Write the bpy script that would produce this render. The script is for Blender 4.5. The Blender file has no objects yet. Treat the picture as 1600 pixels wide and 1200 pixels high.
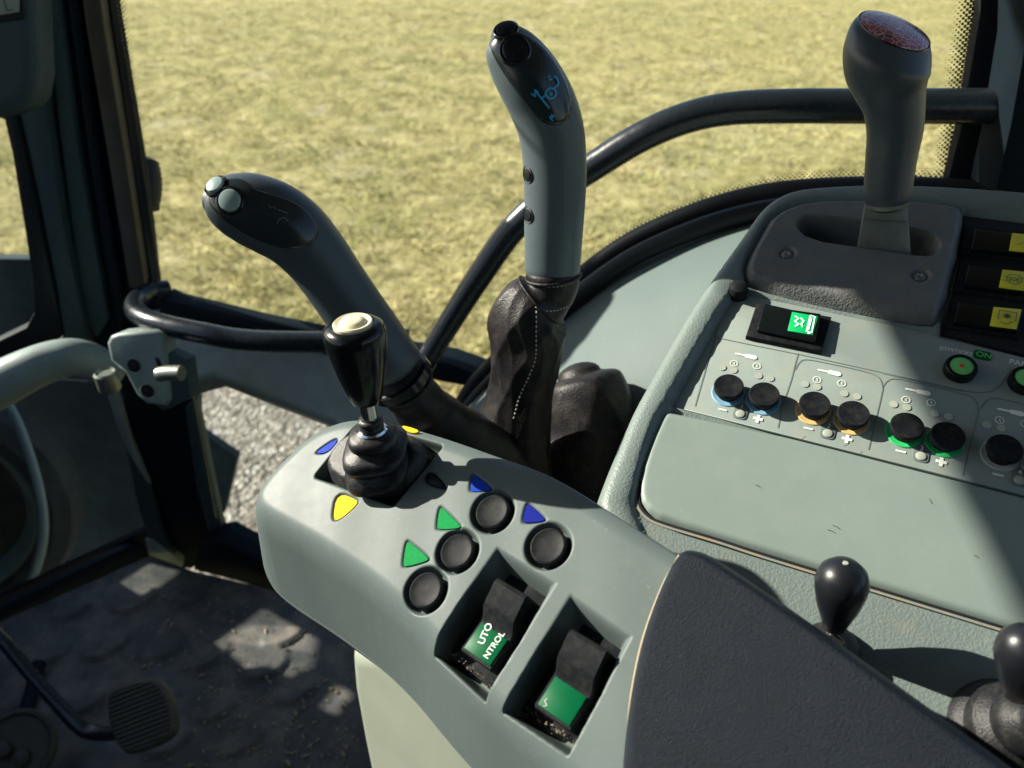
import bpy, bmesh, math, random
import numpy as np
from mathutils import Vector, Matrix
from mathutils.geometry import tessellate_polygon
rnd = random.Random(7)
C = bpy.context.scene.collection

# ---------------------------------------------------------------- camera
PITCH = math.radians(33.0)
FPX = 1200.0
CAM = np.array([0, 0, 1.22])
FW = np.array([0, math.cos(PITCH), -math.sin(PITCH)])
UP = np.array([0, math.sin(PITCH), math.cos(PITCH)])
RT = np.array([1.0, 0, 0])
cd = bpy.data.cameras.new('camera')
cam = bpy.data.objects.new('camera', cd); C.objects.link(cam)
cam.location = CAM
cam.rotation_euler = (math.radians(90) - PITCH, 0, 0)
cd.sensor_width = 36.0; cd.lens = 27.0
cd.clip_start = 0.02; cd.clip_end = 2000
cd.dof.use_dof = True; cd.dof.focus_distance = 0.58; cd.dof.aperture_fstop = 7.0
bpy.context.scene.camera = cam

# ---------------------------------------------------------------- sky, sun, exposure
SUN_EL, SUN_AZ = math.radians(29), math.radians(-71)
TOSUN = np.array([math.sin(SUN_AZ) * math.cos(SUN_EL), math.cos(SUN_AZ) * math.cos(SUN_EL), math.sin(SUN_EL)])
w = bpy.data.worlds.new('World'); bpy.context.scene.world = w; w.use_nodes = True
wn = w.node_tree.nodes; wl = w.node_tree.links
sky = wn.new('ShaderNodeTexSky'); sky.sky_type = 'NISHITA'; sky.sun_disc = False
sky.sun_elevation = SUN_EL; sky.sun_rotation = SUN_AZ % (2 * math.pi)
wl.new(sky.outputs[0], wn['Background'].inputs[0]); wn['Background'].inputs[1].default_value = 0.065
sl = bpy.data.lights.new('sun', 'SUN'); sl.energy = 5.0; sl.angle = math.radians(0.55); sl.color = (1, 0.93, 0.80)
so = bpy.data.objects.new('sun', sl); C.objects.link(so)
so.rotation_euler = Vector(-TOSUN).to_track_quat('-Z', 'Y').to_euler()
so.location = TOSUN * 5
vs = bpy.context.scene.view_settings
vs.view_transform = 'Standard'; vs.look = 'None'; vs.gamma = 1; vs.exposure = 1.27

# ---------------------------------------------------------------- helpers: points
def ray(x, y): return FW + RT * (x - 800) / FPX - UP * (y - 600) / FPX
def at(x, y, t): return CAM + ray(x, y) * t
def onp(x, y, P, n):
    r = ray(x, y); return CAM + r * (np.dot(P - CAM, n) / np.dot(r, n))
def nrm(v): v = np.array(v, float); return v / np.linalg.norm(v)
class Fr:                                   # a local frame: origin, u, v, normal
    def __init__(s, O, u, v):
        s.O = np.array(O, float); s.u = nrm(u); s.v = nrm(v); s.n = nrm(np.cross(s.u, s.v))
    def uv(s, x, y):
        P = onp(x, y, s.O, s.n) - s.O; return (P @ s.u, P @ s.v)
    def uvs(s, pts): return np.array([s.uv(*p) for p in pts])
    def w(s, u, v, h=0): return s.O + s.u * u + s.v * v + s.n * h
    def at(s, x, y, h=0): u, v = s.uv(x, y); return s.w(u, v, h)
    def off(s, h): return Fr(s.O + s.n * h, s.u, s.v)

# ---------------------------------------------------------------- helpers: objects
ORG = {}
def thing(name, label, cat, loc, group=None):
    o = bpy.data.objects.new(name, None); C.objects.link(o)
    o.location = loc; o.empty_display_size = .02
    o['label'] = label; o['category'] = cat
    if group: o['group'] = group
    ORG[o] = np.array(loc, float); return o
def root_of(o):
    while o is not None and o.parent is not None: o = o.parent
    return o
def obj(name, verts, faces, mat, parent=None, smooth=True, kind=None, label=None, uvs=None):
    V = np.array(verts, float)
    org = ORG[root_of(parent)] if parent is not None else np.zeros(3)
    me = bpy.data.meshes.new(name)
    me.from_pydata((V - org).tolist(), [], [list(map(int, f)) for f in faces])
    me.materials.append(mat)
    if uvs is not None:
        l = me.uv_layers.new(name='UVMap')
        for lp in me.loops: l.data[lp.index].uv = uvs[lp.vertex_index]
    me.polygons.foreach_set('use_smooth', [smooth] * len(me.polygons))
    me.update()
    o = bpy.data.objects.new(name, me); C.objects.link(o)
    if parent is not None: o.parent = parent
    else: ORG[o] = np.zeros(3)
    if kind: o['kind'] = kind
    if label: o['label'] = label
    return o
def tag(o, label, cat, group=None):
    o['label'] = label; o['category'] = cat
    if group: o['group'] = group
    return o
def auto(o, ang=35):
    me = o.data
    bm = bmesh.new(); bm.from_mesh(me)
    for e in bm.edges:
        if len(e.link_faces) == 2 and e.calc_face_angle(0) > math.radians(ang): e.smooth = False
    bm.to_mesh(me); bm.free(); return o
def fixn(o):
    bm = bmesh.new(); bm.from_mesh(o.data); bmesh.ops.recalc_face_normals(bm, faces=bm.faces[:]); bm.to_mesh(o.data); bm.free(); return o
class MB:
    def __init__(s): s.v = []; s.f = []
    def add(s, V, F):
        b = len(s.v); s.v += [tuple(p) for p in V]; s.f += [[b + i for i in f] for f in F]
    def build(s, name, mat, parent=None, **k): return obj(name, s.v, s.f, mat, parent, **k)

def chaikin(P, n=2, closed=True):
    P = np.array(P, float)
    for _ in range(n):
        if closed:
            Q = np.roll(P, -1, 0); P = np.stack([P * .75 + Q * .25, P * .25 + Q * .75], 1).reshape(-1, P.shape[1])
        else:
            A = P[:-1]; B = P[1:]
            M = np.stack([A * .75 + B * .25, A * .25 + B * .75], 1).reshape(-1, P.shape[1])
            P = np.vstack([P[:1], M, P[-1:]])
    return P
def catmull(P, n=8):
    P = np.array(P, float); out = []
    E = np.vstack([2 * P[0] - P[1], P, 2 * P[-1] - P[-2]])
    for i in range(1, len(E) - 2):
        for k in range(n):
            t = k / n; a, b, c, d = E[i - 1], E[i], E[i + 1], E[i + 2]
            out.append(.5 * (2 * b + (c - a) * t + (2 * a - 5 * b + 4 * c - d) * t * t + (3 * b - a - 3 * c + d) * t ** 3))
    out.append(P[-1]); return np.array(out)
def resample(P, n):
    P = np.array(P, float); L = np.r_[0, np.cumsum(np.linalg.norm(np.diff(P, axis=0), axis=1))]
    s = np.linspace(0, L[-1], n); return np.stack([np.interp(s, L, P[:, i]) for i in range(P.shape[1])], 1)

def sdf(P, poly):
    """signed distance of points P (N,2) to closed polygon, negative inside"""
    P = np.asarray(P); A = np.asarray(poly); B = np.roll(A, -1, 0)
    d = np.full(len(P), 1e9); ins = np.zeros(len(P), bool)
    for a, b in zip(A, B):
        e = b - a; q = P - a
        t = np.clip((q @ e) / max(e @ e, 1e-18), 0, 1)
        d = np.minimum(d, np.sum((q - t[:, None] * e) ** 2, 1))
        c = (a[1] > P[:, 1]) != (b[1] > P[:, 1])
        if abs(e[1]) > 1e-15: ins ^= c & (P[:, 0] < e[0] * (P[:, 1] - a[1]) / e[1] + a[0])
    d = np.sqrt(d); return np.where(ins, -d, d)
def sstep(x): x = np.clip(x, 0, 1); return x * x * (3 - 2 * x)
def fall(d, r, S):                          # rounded shoulder, then slope S
    x = d + r
    return np.where(x < 0, 0, np.where(x < 2 * r, -S * x * x / (4 * r), -(S * r + S * (x - 2 * r))))
def lump(U, V, s, seed=0):
    return (np.sin(U * s + seed) * np.cos(V * s * 1.3 + seed * 2) + .5 * np.sin(U * s * 2.1 + V * s * 1.7 + seed * 3)) / 1.5

def hf(name, fr, outline, H, res, mat, parent, dmax=0.0, skirt=0, smooth=True, label=None, dfun=None):
    """height field over a polygon of the frame fr; H(U,V,d)->height. Returns object and its rim."""
    lo = outline.min(0) - dmax - 3 * res; hi = outline.max(0) + dmax + 3 * res
    nu = int((hi[0] - lo[0]) / res) + 1; nv = int((hi[1] - lo[1]) / res) + 1
    gu = lo[0] + np.arange(nu) * res; gv = lo[1] + np.arange(nv) * res
    U, V = np.meshgrid(gu, gv, indexing='ij')
    d = sdf(np.stack([U.ravel(), V.ravel()], 1), outline).reshape(U.shape)
    if dfun: d = dfun(U, V, d)
    gx, gy = np.gradient(d, res); gl = np.hypot(gx, gy) + 1e-9; gx /= gl; gy /= gl
    over = d > dmax
    keepcell = (d[:-1, :-1] < dmax) | (d[1:, :-1] < dmax) | (d[:-1, 1:] < dmax) | (d[1:, 1:] < dmax)
    ex = np.where(over, (d - dmax) / np.clip(gl, .8, 6), 0)
    U = U - gx * ex; V = V - gy * ex; d = np.minimum(d, dmax)
    h = H(U, V, d)
    P = fr.O + U[..., None] * fr.u + V[..., None] * fr.v + h[..., None] * fr.n
    idx = np.arange(nu * nv).reshape(nu, nv)
    I, J = np.nonzero(keepcell)
    F = np.stack([idx[I, J], idx[I + 1, J], idx[I + 1, J + 1], idx[I, J + 1]], 1)
    used = np.unique(F); mp = np.full(nu * nv, -1); mp[used] = np.arange(len(used))
    F = mp[F]; PV = P.reshape(-1, 3)[used]; G = np.stack([gx.ravel(), gy.ravel()], 1)[used]
    e = np.concatenate([F[:, [0, 1]], F[:, [1, 2]], F[:, [2, 3]], F[:, [3, 0]]])
    key = np.sort(e, 1); uq, inv, cnt = np.unique(key, axis=0, return_inverse=True, return_counts=True)
    be = e[cnt[inv.ravel()] == 1]
    if skirt:
        bv = np.unique(be); m2 = {int(b): len(PV) + i for i, b in enumerate(bv)}
        PV2 = np.vstack([PV, PV[bv] - fr.n * skirt])
        F2 = [list(f) for f in F] + [[b, a, m2[int(a)], m2[int(b)]] for a, b in be]
        o = obj(name, PV2, F2, mat, parent, smooth, label=label)
        m = o.data
    else:
        o = obj(name, PV, F, mat, parent, smooth, label=label)
    return o, (PV, be, G)

def slab(name, fr, uv, thick, mat, parent, bevel=.002, holes=None, seg=2, smooth=True, label=None):
    """polygon in frame fr, extruded along -normal, front edge bevelled"""
    bm = bmesh.new()
    org = ORG[root_of(parent)] if parent is not None else np.zeros(3)
    loops = [uv] + (holes or [])
    if holes:
        flat = [p for l in loops for p in l]
        tri = tessellate_polygon([[Vector((p[0], p[1], 0)) for p in l] for l in loops])
        vs_ = [bm.verts.new(fr.w(*p) - org) for p in flat]
        for t in tri:
            try: bm.faces.new([vs_[i] for i in t])
            except ValueError: pass
        bmesh.ops.recalc_face_normals(bm, faces=bm.faces[:])
    else:
        vs_ = [bm.verts.new(fr.w(*p) - org) for p in uv]; bm.faces.new(vs_)
    bm.normal_update()
    for f in bm.faces[:]:
        if f.normal.dot(Vector(fr.n)) < 0: f.normal_flip()
    top = bm.faces[:]
    r = bmesh.ops.extrude_face_region(bm, geom=top)
    nv = [g for g in r['geom'] if isinstance(g, bmesh.types.BMVert)]
    bmesh.ops.translate(bm, verts=nv, vec=Vector(-fr.n * thick))
    bmesh.ops.recalc_face_normals(bm, faces=bm.faces[:])
    if bevel > 0:
        bm.normal_update()
        es = [e for e in bm.edges if len(e.link_faces) == 2 and e.calc_face_angle(0) > math.radians(60)
              and max(abs((v.co + Vector(org) - Vector(fr.O)).dot(Vector(fr.n))) for v in e.verts) < 1e-5]
        if es:
            try: bmesh.ops.bevel(bm, geom=es, offset=bevel, segments=seg, affect='EDGES', profile=.5, clamp_overlap=True)
            except Exception: pass
    for f in bm.faces: f.smooth = smooth
    me = bpy.data.meshes.new(name); bm.to_mesh(me); bm.free(); me.materials.append(mat)
    o = bpy.data.objects.new(name, me); C.objects.link(o)
    if parent is not None: o.parent = parent
    else: ORG[o] = np.zeros(3)
    if label: o['label'] = label
    return auto(o, 40)
def slabpx(name, fr, px, thick, mat, parent, bevel=.002, h=0, rnd_=0, **k):
    f = fr.off(h); uv = fr.uvs(px)
    if rnd_: uv = chaikin(uv, rnd_)
    return slab(name, f, [tuple(p) for p in uv], thick, mat, parent, bevel, **k)

def lathe(name, P0, ax, prof, mat, parent, n=40, label=None, side=None, fn=None, kind=None):
    """prof: list of (height along ax, radius)"""
    ax = nrm(ax); s = nrm(np.cross(ax, [0.3, 1, 0.1] if side is None else side)); b = np.cross(ax, s)
    V = []; F = []
    for i, (h, r) in enumerate(prof):
        for k in range(n):
            a = 2 * math.pi * k / n; rr = r * (fn(h, a) if fn else 1)
            V.append(P0 + ax * h + (s * math.cos(a) + b * math.sin(a)) * rr)
    for i in range(len(prof) - 1):
        for k in range(n):
            k2 = (k + 1) % n; F.append([i * n + k, i * n + k2, (i + 1) * n + k2, (i + 1) * n + k])
    V.append(P0 + ax * prof[0][0]); V.append(P0 + ax * prof[-1][0])
    a, c = len(V) - 2, len(V) - 1
    for k in range(n):
        F.append([a, (k + 1) % n, k]); F.append([c, (len(prof) - 1) * n + k, (len(prof) - 1) * n + (k + 1) % n])
    o = obj(name, V, F, mat, parent, True, label=label, kind=kind); return auto(fixn(o), 38)

class Loft:
    """stations (px,py,t,width_px[,depth_ratio]) -> swept body"""
    def __init__(s, st, n=8, nth=48, fn=None, axes=None):
        rows = []
        for q in st:
            P = at(q[0], q[1], q[2]); r = q[3] * q[2] / FPX / 2
            rows.append([*P, r, q[4] if len(q) > 4 else 1.0])
        s.R = catmull(rows, n); s.nth = nth; s.fn = fn
        P = s.R[:, :3]; T = np.gradient(P, axis=0); T /= np.linalg.norm(T, axis=1)[:, None]
        for _ in range(3): T[1:-1] = (T[:-2] + T[1:-1] + T[2:]) / 3
        T /= np.linalg.norm(T, axis=1)[:, None]; s.T = T
        view = P - CAM; view /= np.linalg.norm(view, axis=1)[:, None]
        s.S = np.cross(T, view); s.S /= np.linalg.norm(s.S, axis=1)[:, None]
        s.B = np.cross(s.S, T)
        sg = np.sign(np.sum(s.B * view, 1)); s.B = -s.B * sg[:, None]       # towards the camera
    def p(s, i, th, off=0):                 # i float index, th angle (0=side S, pi/2=towards camera)
        i = min(max(i, 0), len(s.R) - 1.001); a = int(i); f = i - a
        g = lambda A: A[a] * (1 - f) + A[a + 1] * f
        R = g(s.R); r = R[3]
        if s.fn: r = r * s.fn(i / (len(s.R) - 1), th)
        return R[:3] + g(s.S) * (r + off) * math.cos(th) + g(s.B) * (r * R[4] + off) * math.sin(th)
    def mesh(s, name, mat, parent, cap0=True, cap1=True, label=None):
        V = []; F = []; n = s.nth; m = len(s.R)
        for i in range(m):
            for k in range(n):
                V.append(s.p(i if i < m - 1 else m - 1.001, 2 * math.pi * k / n))
        for i in range(m - 1):
            for k in range(n):
                k2 = (k + 1) % n; F.append([i * n + k, i * n + k2, (i + 1) * n + k2, (i + 1) * n + k])
        def cap(i, sgn):
            r = s.R[i, 3]; base = i * n; prev = list(range(base, base + n)); c = s.R[i, :3]
            for q in range(1, 5):
                a = q / 5 * math.pi / 2; ring = []
                for k in range(n):
                    V.append(c + (np.array(V[base + k]) - c) * math.cos(a) + s.T[i] * sgn * r * .55 * math.sin(a)); ring.append(len(V) - 1)
                for k in range(n): F.append([prev[k], prev[(k + 1) % n], ring[(k + 1) % n], ring[k]])
                prev = ring
            V.append(c + s.T[i] * sgn * r * .55); e = len(V) - 1
            for k in range(n): F.append([prev[k], prev[(k + 1) % n], e])
        if cap0: cap(0, -1)
        if cap1: cap(m - 1, 1)
        return fixn(obj(name, V, F, mat, parent, True, label=label))
    def patch(s, name, mat, parent, i0, di, th0, dth, off=.0008, power=2.6, label=None, shear=0, taper=0):
        """a thin cover wrapped over the body: superellipse in (i, theta)"""
        V = []; F = []; nr, na = 16, 64
        for r in range(nr + 2):
            q = min(r / nr, 1.0); o_ = off * (1 - q ** 8) if r <= nr else -off * 3
            for k in range(na):
                a = 2 * math.pi * k / na; c, sn = math.cos(a), math.sin(a)
                rr = q / (abs(c) ** power + abs(sn) ** power) ** (1 / power)
                V.append(s.p(i0 + di * rr * c, th0 + dth * (1 + taper * rr * c) * rr * sn + shear * rr * c, o_ if r <= nr else -off * 2))
        for r in range(nr + 1):
            for k in range(na):
                k2 = (k + 1) % na; F.append([r * na + k, r * na + k2, (r + 1) * na + k2, (r + 1) * na + k])
        return fixn(obj(name, V, F, mat, parent, True, label=label))
def cover(lf, name, poly, mt, parent, off=.0012):
    """a cover wrapped over the body, its outline given on the body's skin"""
    P = resample(np.vstack([chaikin(poly, 2), chaikin(poly, 2)[:1]]), 73)[:-1]
    S = np.array([find_fine(lf, *p) for p in P]); S = (np.roll(S, 1, 0) + 2 * S + np.roll(S, -1, 0)) / 4
    c = S.mean(0); nr = 16; na_ = len(S); V = []; F = []
    for r in range(nr + 2):
        q = min(r / nr, 1.0); o_ = off * (1 - .9 * q ** 10) if r <= nr else -off * 2
        for k in range(na_):
            i, th = c + (S[k] - c) * q; V.append(lf.p(i, th, o_))
    for r in range(nr + 1):
        for k in range(na_):
            k2 = (k + 1) % na_; F.append([r * na_ + k, r * na_ + k2, (r + 1) * na_ + k2, (r + 1) * na_ + k])
    return fixn(obj(name, V, F, mt, parent, True))
def tube(name, pts, rad, mat, parent, n=20, cat=8, label=None, flat=1.0):
    """pts: world points; rad: radius or list"""
    P = np.array(pts, float); R = np.full(len(P), rad) if np.isscalar(rad) else np.array(rad)
    A = catmull(np.c_[P, R], cat) if cat else np.c_[P, R]
    P = A[:, :3]; T = np.gradient(P, axis=0); T /= np.linalg.norm(T, axis=1)[:, None]
    V = []; F = []; s = nrm(np.cross(T[0], [0.1, 0.2, 1]))
    for i in range(len(P)):
        s = nrm(s - T[i] * (s @ T[i])); b = np.cross(T[i], s)
        for k in range(n):
            a = 2 * math.pi * k / n; V.append(P[i] + (s * math.cos(a) + b * math.sin(a) * flat) * A[i, 3])
    m = len(P)
    for i in range(m - 1):
        for k in range(n):
            k2 = (k + 1) % n; F.append([i * n + k, i * n + k2, (i + 1) * n + k2, (i + 1) * n + k])
    F.append(list(range(n))[::-1]); F.append([(m - 1) * n + k for k in range(n)])
    return auto(fixn(obj(name, V, F, mat, parent, True, label=label)), 50)
def disc_pts(r, n=32): return [(r * math.cos(2 * math.pi * k / n), r * math.sin(2 * math.pi * k / n)) for k in range(n)]
def rrect(w_, h_, r, n=5):
    o = []
    for cx, cy, a0 in ((w_ / 2 - r, h_ / 2 - r, 0), (-w_ / 2 + r, h_ / 2 - r, 90), (-w_ / 2 + r, -h_ / 2 + r, 180), (w_ / 2 - r, -h_ / 2 + r, 270)):
        for k in range(n + 1):
            a = math.radians(a0 + 90 * k / n); o.append((cx + r * math.cos(a), cy + r * math.sin(a)))
    return o
class Ink:
    """thin printed marks on a frame"""
    def __init__(s, fr, h=.0003): s.fr = fr; s.h = h; s.v = []; s.f = []
    def poly(s, uv):
        b = len(s.v); s.v += [s.fr.w(p[0], p[1], s.h) for p in uv]; s.f.append(list(range(b, b + len(uv))))
    def line(s, uv, wd, closed=False):
        P = np.array(uv, float)
        if closed: P = np.vstack([P, P[:1]])
        T = np.gradient(P, axis=0); T /= np.linalg.norm(T, axis=1)[:, None] + 1e-12
        N = np.stack([-T[:, 1], T[:, 0]], 1) * wd / 2
        if closed: N[0] = N[-1] = (N[0] + N[-1]) / 2
        for i in range(len(P) - 1): s.poly([P[i] - N[i], P[i + 1] - N[i + 1], P[i + 1] + N[i + 1], P[i] + N[i]])
    def ring(s, c, r, wd, n=24): s.line([(c[0] + r * math.cos(2 * math.pi * k / n), c[1] + r * math.sin(2 * math.pi * k / n)) for k in range(n + 1)], wd)
    def disc(s, c, r, n=20): s.poly([(c[0] + p[0], c[1] + p[1]) for p in disc_pts(r, n)])
    def text(s, txt, O, ex, size, fn=None):
        V, F = textmesh(txt); ex = nrm(ex); ey = np.array([-ex[1], ex[0]]); b = len(s.v)
        for x, y in V: q = np.array(O) + ex * x * size + ey * y * size; s.v.append(s.fr.w(q[0], q[1], s.h))
        s.f += [[b + i for i in f] for f in F]
    def build(s, name, mat, parent, **k):
        o = obj(name, s.v, s.f, mat, parent, False, **k)
        bm = bmesh.new(); bm.from_mesh(o.data)
        bm.normal_update()
        for f in bm.faces:
            if f.normal.dot(Vector(s.fr.n)) < 0: f.normal_flip()
        bm.to_mesh(o.data); bm.free(); return o
_tc = {}
def textmesh(txt):
    if txt in _tc: return _tc[txt]
    cu = bpy.data.curves.new('t', 'FONT'); cu.body = txt; cu.size = 1.0; cu.offset = .012
    o = bpy.data.objects.new('t', cu); C.objects.link(o)
    dg = bpy.context.evaluated_depsgraph_get(); me = bpy.data.meshes.new_from_object(o.evaluated_get(dg))
    V = [(v.co.x, v.co.y) for v in me.vertices]; F = [list(p.vertices) for p in me.polygons]
    bpy.data.objects.remove(o); bpy.data.curves.remove(cu); bpy.data.meshes.remove(me)
    _tc[txt] = (V, F); return V, F

# ---------------------------------------------------------------- materials
def mat(name, col, rough=.5, spec=.5, metal=0, var=.0, vscale=20, col2=None, mixs=.5, bump=0, bscale=200, btype='noise', coat=0,
        emit=0, rvar=0, spk=0, dust=0, dscale=40, dcol=(.30, .25, .17), detail=6, thr=(.45, .65)):
    m = bpy.data.materials.new(name); m.use_nodes = True; nt = m.node_tree; N = nt.nodes; L = nt.links
    b = N['Principled BSDF']; tc = N.new('ShaderNodeTexCoord'); geo = N.new('ShaderNodeNewGeometry')
    b.inputs['Roughness'].default_value = rough; b.inputs['Specular IOR Level'].default_value = spec; b.inputs['Metallic'].default_value = metal
    b.inputs['Coat Weight'].default_value = coat; b.inputs['Coat Roughness'].default_value = .12
    src = geo.outputs['Position']
    rgb = N.new('ShaderNodeRGB'); rgb.outputs[0].default_value = (*col, 1); cur = rgb.outputs[0]
    def noise(scale, det=detail, rg=.6, sc=None):
        n = N.new('ShaderNodeTexNoise'); n.inputs['Scale'].default_value = scale; n.inputs['Detail'].default_value = det; n.inputs['Roughness'].default_value = rg
        L.new(src, n.inputs['Vector']); return n.outputs['Fac']
    def ramp(f, a, c):
        r = N.new('ShaderNodeMapRange'); r.inputs['From Min'].default_value = a; r.inputs['From Max'].default_value = c; L.new(f, r.inputs['Value']); return r.outputs[0]
    def mix(f, a, c):
        x = N.new('ShaderNodeMix'); x.data_type = 'RGBA'; L.new(f, x.inputs[0]); L.new(a, x.inputs[6])
        if isinstance(c, tuple): x.inputs[7].default_value = (*c, 1)
        else: L.new(c, x.inputs[7])
        return x.outputs[2]
    if col2: cur = mix(ramp(noise(vscale), .5 - mixs / 2, .5 + mixs / 2), cur, col2)
    if var:
        f = ramp(noise(vscale * 1.7), .3, .7); hv = N.new('ShaderNodeHueSaturation'); L.new(cur, hv.inputs['Color'])
        ma = N.new('ShaderNodeMath'); ma.operation = 'MULTIPLY_ADD'; ma.inputs[1].default_value = var * 2; ma.inputs[2].default_value = 1 - var
        L.new(f, ma.inputs[0]); L.new(ma.outputs[0], hv.inputs['Value']); cur = hv.outputs[0]
    if dust:
        f = ramp(noise(dscale, 8, .7), *thr); f2 = N.new('ShaderNodeMath'); f2.operation = 'MULTIPLY'; f2.inputs[1].default_value = dust; L.new(f, f2.inputs[0])
        cur = mix(f2.outputs[0], cur, dcol)
    if spk:                                   # fine pale scuffs and specks
        f = ramp(noise(420, 3, .6), .66, .72); f3 = ramp(noise(38, 4, .6), .42, .62); f2 = N.new('ShaderNodeMath'); f2.operation = 'MULTIPLY'; L.new(f, f2.inputs[0]); L.new(f3, f2.inputs[1])
        f4 = N.new('ShaderNodeMath'); f4.operation = 'MULTIPLY'; f4.inputs[1].default_value = spk; L.new(f2.outputs[0], f4.inputs[0]); cur = mix(f4.outputs[0], cur, dcol)
    L.new(cur, b.inputs['Base Color'])
    if rvar:
        f = ramp(noise(vscale * 2.3), .3, .7); ma = N.new('ShaderNodeMath'); ma.operation = 'MULTIPLY_ADD'; ma.inputs[1].default_value = rvar * 2; ma.inputs[2].default_value = rough - rvar
        L.new(f, ma.inputs[0]); L.new(ma.outputs[0], b.inputs['Roughness'])
    if bump:
        if btype == 'leather':
            v = N.new('ShaderNodeTexVoronoi'); v.inputs['Scale'].default_value = bscale; v.feature = 'SMOOTH_F1'; v.inputs['Smoothness'].default_value = .5
            nn = N.new('ShaderNodeTexNoise'); nn.inputs['Scale'].default_value = bscale * .6; L.new(src, nn.inputs['Vector'])
            vm = N.new('ShaderNodeVectorMath'); vm.operation = 'SCALE'; vm.inputs['Scale'].default_value = 2.0 / bscale; L.new(nn.outputs['Color'], vm.inputs[0])
            va = N.new('ShaderNodeVectorMath'); L.new(src, va.inputs[0]); L.new(vm.outputs[0], va.inputs[1]); L.new(va.outputs[0], v.inputs['Vector'])
            f = v.outputs['Distance']
        else: f = noise(bscale, 4, .65)
        bn = N.new('ShaderNodeBump'); bn.inputs['Strength'].default_value = bump; bn.inputs['Distance'].default_value = 1.0 / bscale
        L.new(f, bn.inputs['Height']); L.new(bn.outputs[0], b.inputs['Normal'])
    if emit:
        b.inputs['Emission Color'].default_value = (*col, 1); b.inputs['Emission Strength'].default_value = emit
    return m
M = {}
M['shell'] = mat('grey_green_plastic', (.094, .122, .118), .46, .18, spk=.8, var=.02, vscale=60, bump=.10, bscale=1300, dust=.10, dscale=90, dcol=(.22, .21, .17), rvar=.02, thr=(.54, .72))
M['well'] = M['shell']
M['shell_low'] = mat('grey_plastic_underside', (.10, .125, .12), .5, var=.05, bump=.1, bscale=700)
M['pale'] = mat('pale_pedestal_paint', (.24, .27, .215), .5, var=.05, vscale=10)
M['pad'] = mat('grained_black_plastic', (.006, .010, .016), .34, .10, var=.1, vscale=30, bump=.8, bscale=900, rvar=.05)
M['console'] = mat('leather_grained_grey_plastic', (.138, .176, .166), .45, .35, spk=.6, var=.05, vscale=14, bump=.2, bscale=560, btype='leather', dust=.25, dscale=45, thr=(.55, .75))
M['lid'] = mat('smooth_green_grey_plastic', (.176, .226, .208), .50, .3, spk=.5, var=.05, vscale=7, bump=.06, bscale=500, dust=.12, dscale=30, dcol=(.3, .32, .25))
M['panel'] = mat('printed_panel_film', (.20, .25, .235), .5, .4, var=.05, vscale=30, dust=.35, dscale=60, dcol=(.28, .27, .20), bump=.04, bscale=1200)
M['gate'] = mat('dark_leather_grained_plastic', (.115, .125, .125), .45, .35, var=.06, bump=.28, bscale=520, btype='leather', dust=.15, dscale=50)
M['fender'] = mat('green_grey_trim', (.100, .134, .130), .6, .15, spk=.5, var=.07, vscale=5, bump=.05, bscale=300)
M['trim'] = mat('dark_teal_pillar_trim', (.035, .060, .066), .6, .25, var=.08, vscale=8, bump=.1, bscale=300)
M['trimd'] = mat('black_teal_pillar_trim', (.005, .011, .017), .6, .12, var=.1, vscale=8)
M['brown'] = mat('brown_pillar_strip', (.060, .056, .046), .6, .3, var=.15, vscale=12)
M['rail'] = mat('painted_rail', (.22, .28, .26), .42, .4, var=.10, vscale=9, bump=.06, bscale=200, dust=.3, dscale=14, dcol=(.1, .12, .11))
M['black'] = mat('black_rubber', (.008, .010, .013), .55, .3, var=.1)
M['gloss'] = mat('glossy_black_plastic', (.004, .006, .007), .2, .35, var=.1, rvar=.05, vscale=60)
M['knob'] = mat('black_knob_plastic', (.008, .009, .012), .34, .4, rvar=.05, vscale=80)
M['cap'] = mat('dusty_black_button', (.008, .010, .012), .5, .08, dust=.12, dscale=160, dcol=(.10, .09, .075), bump=.12, bscale=900)
M['boot'] = mat('black_rubber_bellows', (.008, .009, .011), .36, .35, dust=.22, dscale=120, dcol=(.10, .09, .075), bump=.3, bscale=700)
M['bootd'] = mat('dusty_rubber_bellows', (.010, .011, .013), .42, .28, dust=.2, dscale=200, dcol=(.14, .12, .085), bump=.3, bscale=600, thr=(.50, .72))
M['rubd'] = mat('dusty_boot_rubber', (.011, .012, .014), .45, .4, dust=.3, dscale=90, dcol=(.12, .11, .09), bump=.35, bscale=700)
M['leather'] = mat('black_leather', (.008, .008, .010), .42, .22, var=.2, vscale=40, bump=.25, bscale=700, btype='leather', dust=.22, dscale=50, dcol=(.10, .085, .07))
M['thread'] = mat('pale_stitching', (.45, .42, .36), .7)
M['grip'] = mat('grey_rubber_grip', (.072, .098, .108), .42, .4, spk=.3, var=.04, bump=.06, bscale=600)
M['grip_shade'] = mat('shaded_rubber_grip', (.042, .058, .068), .42, .4, var=.04, bump=.06, bscale=600)  # darker copy of the grip rubber: shade on two levers put into the colour
M['cover'] = mat('dark_glossy_cover', (.016, .023, .027), .22, .5, rvar=.05, vscale=70)
M['skyb'] = mat('sky_sheen_button', (.22, .30, .29), .25, .5)  # sky reflection on the glossy buttons, put into the base colour
M['steel'] = mat('chrome', (.75, .75, .74), .14, .5, metal=1)
M['zinc'] = mat('dull_zinc', (.19, .21, .18), .42, .5, metal=.55, var=.15, vscale=60, bump=.15, bscale=300)
M['tube'] = mat('black_painted_tube', (.011, .016, .021), .27, .5, rvar=.05, vscale=30, bump=.03, bscale=80)
M['cream'] = mat('cream_button', (.68, .62, .42), .45, var=.04)
M['yellow'] = mat('yellow_lens', (.90, .50, .005), .5, .04, var=.10, vscale=200, coat=0)
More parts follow.
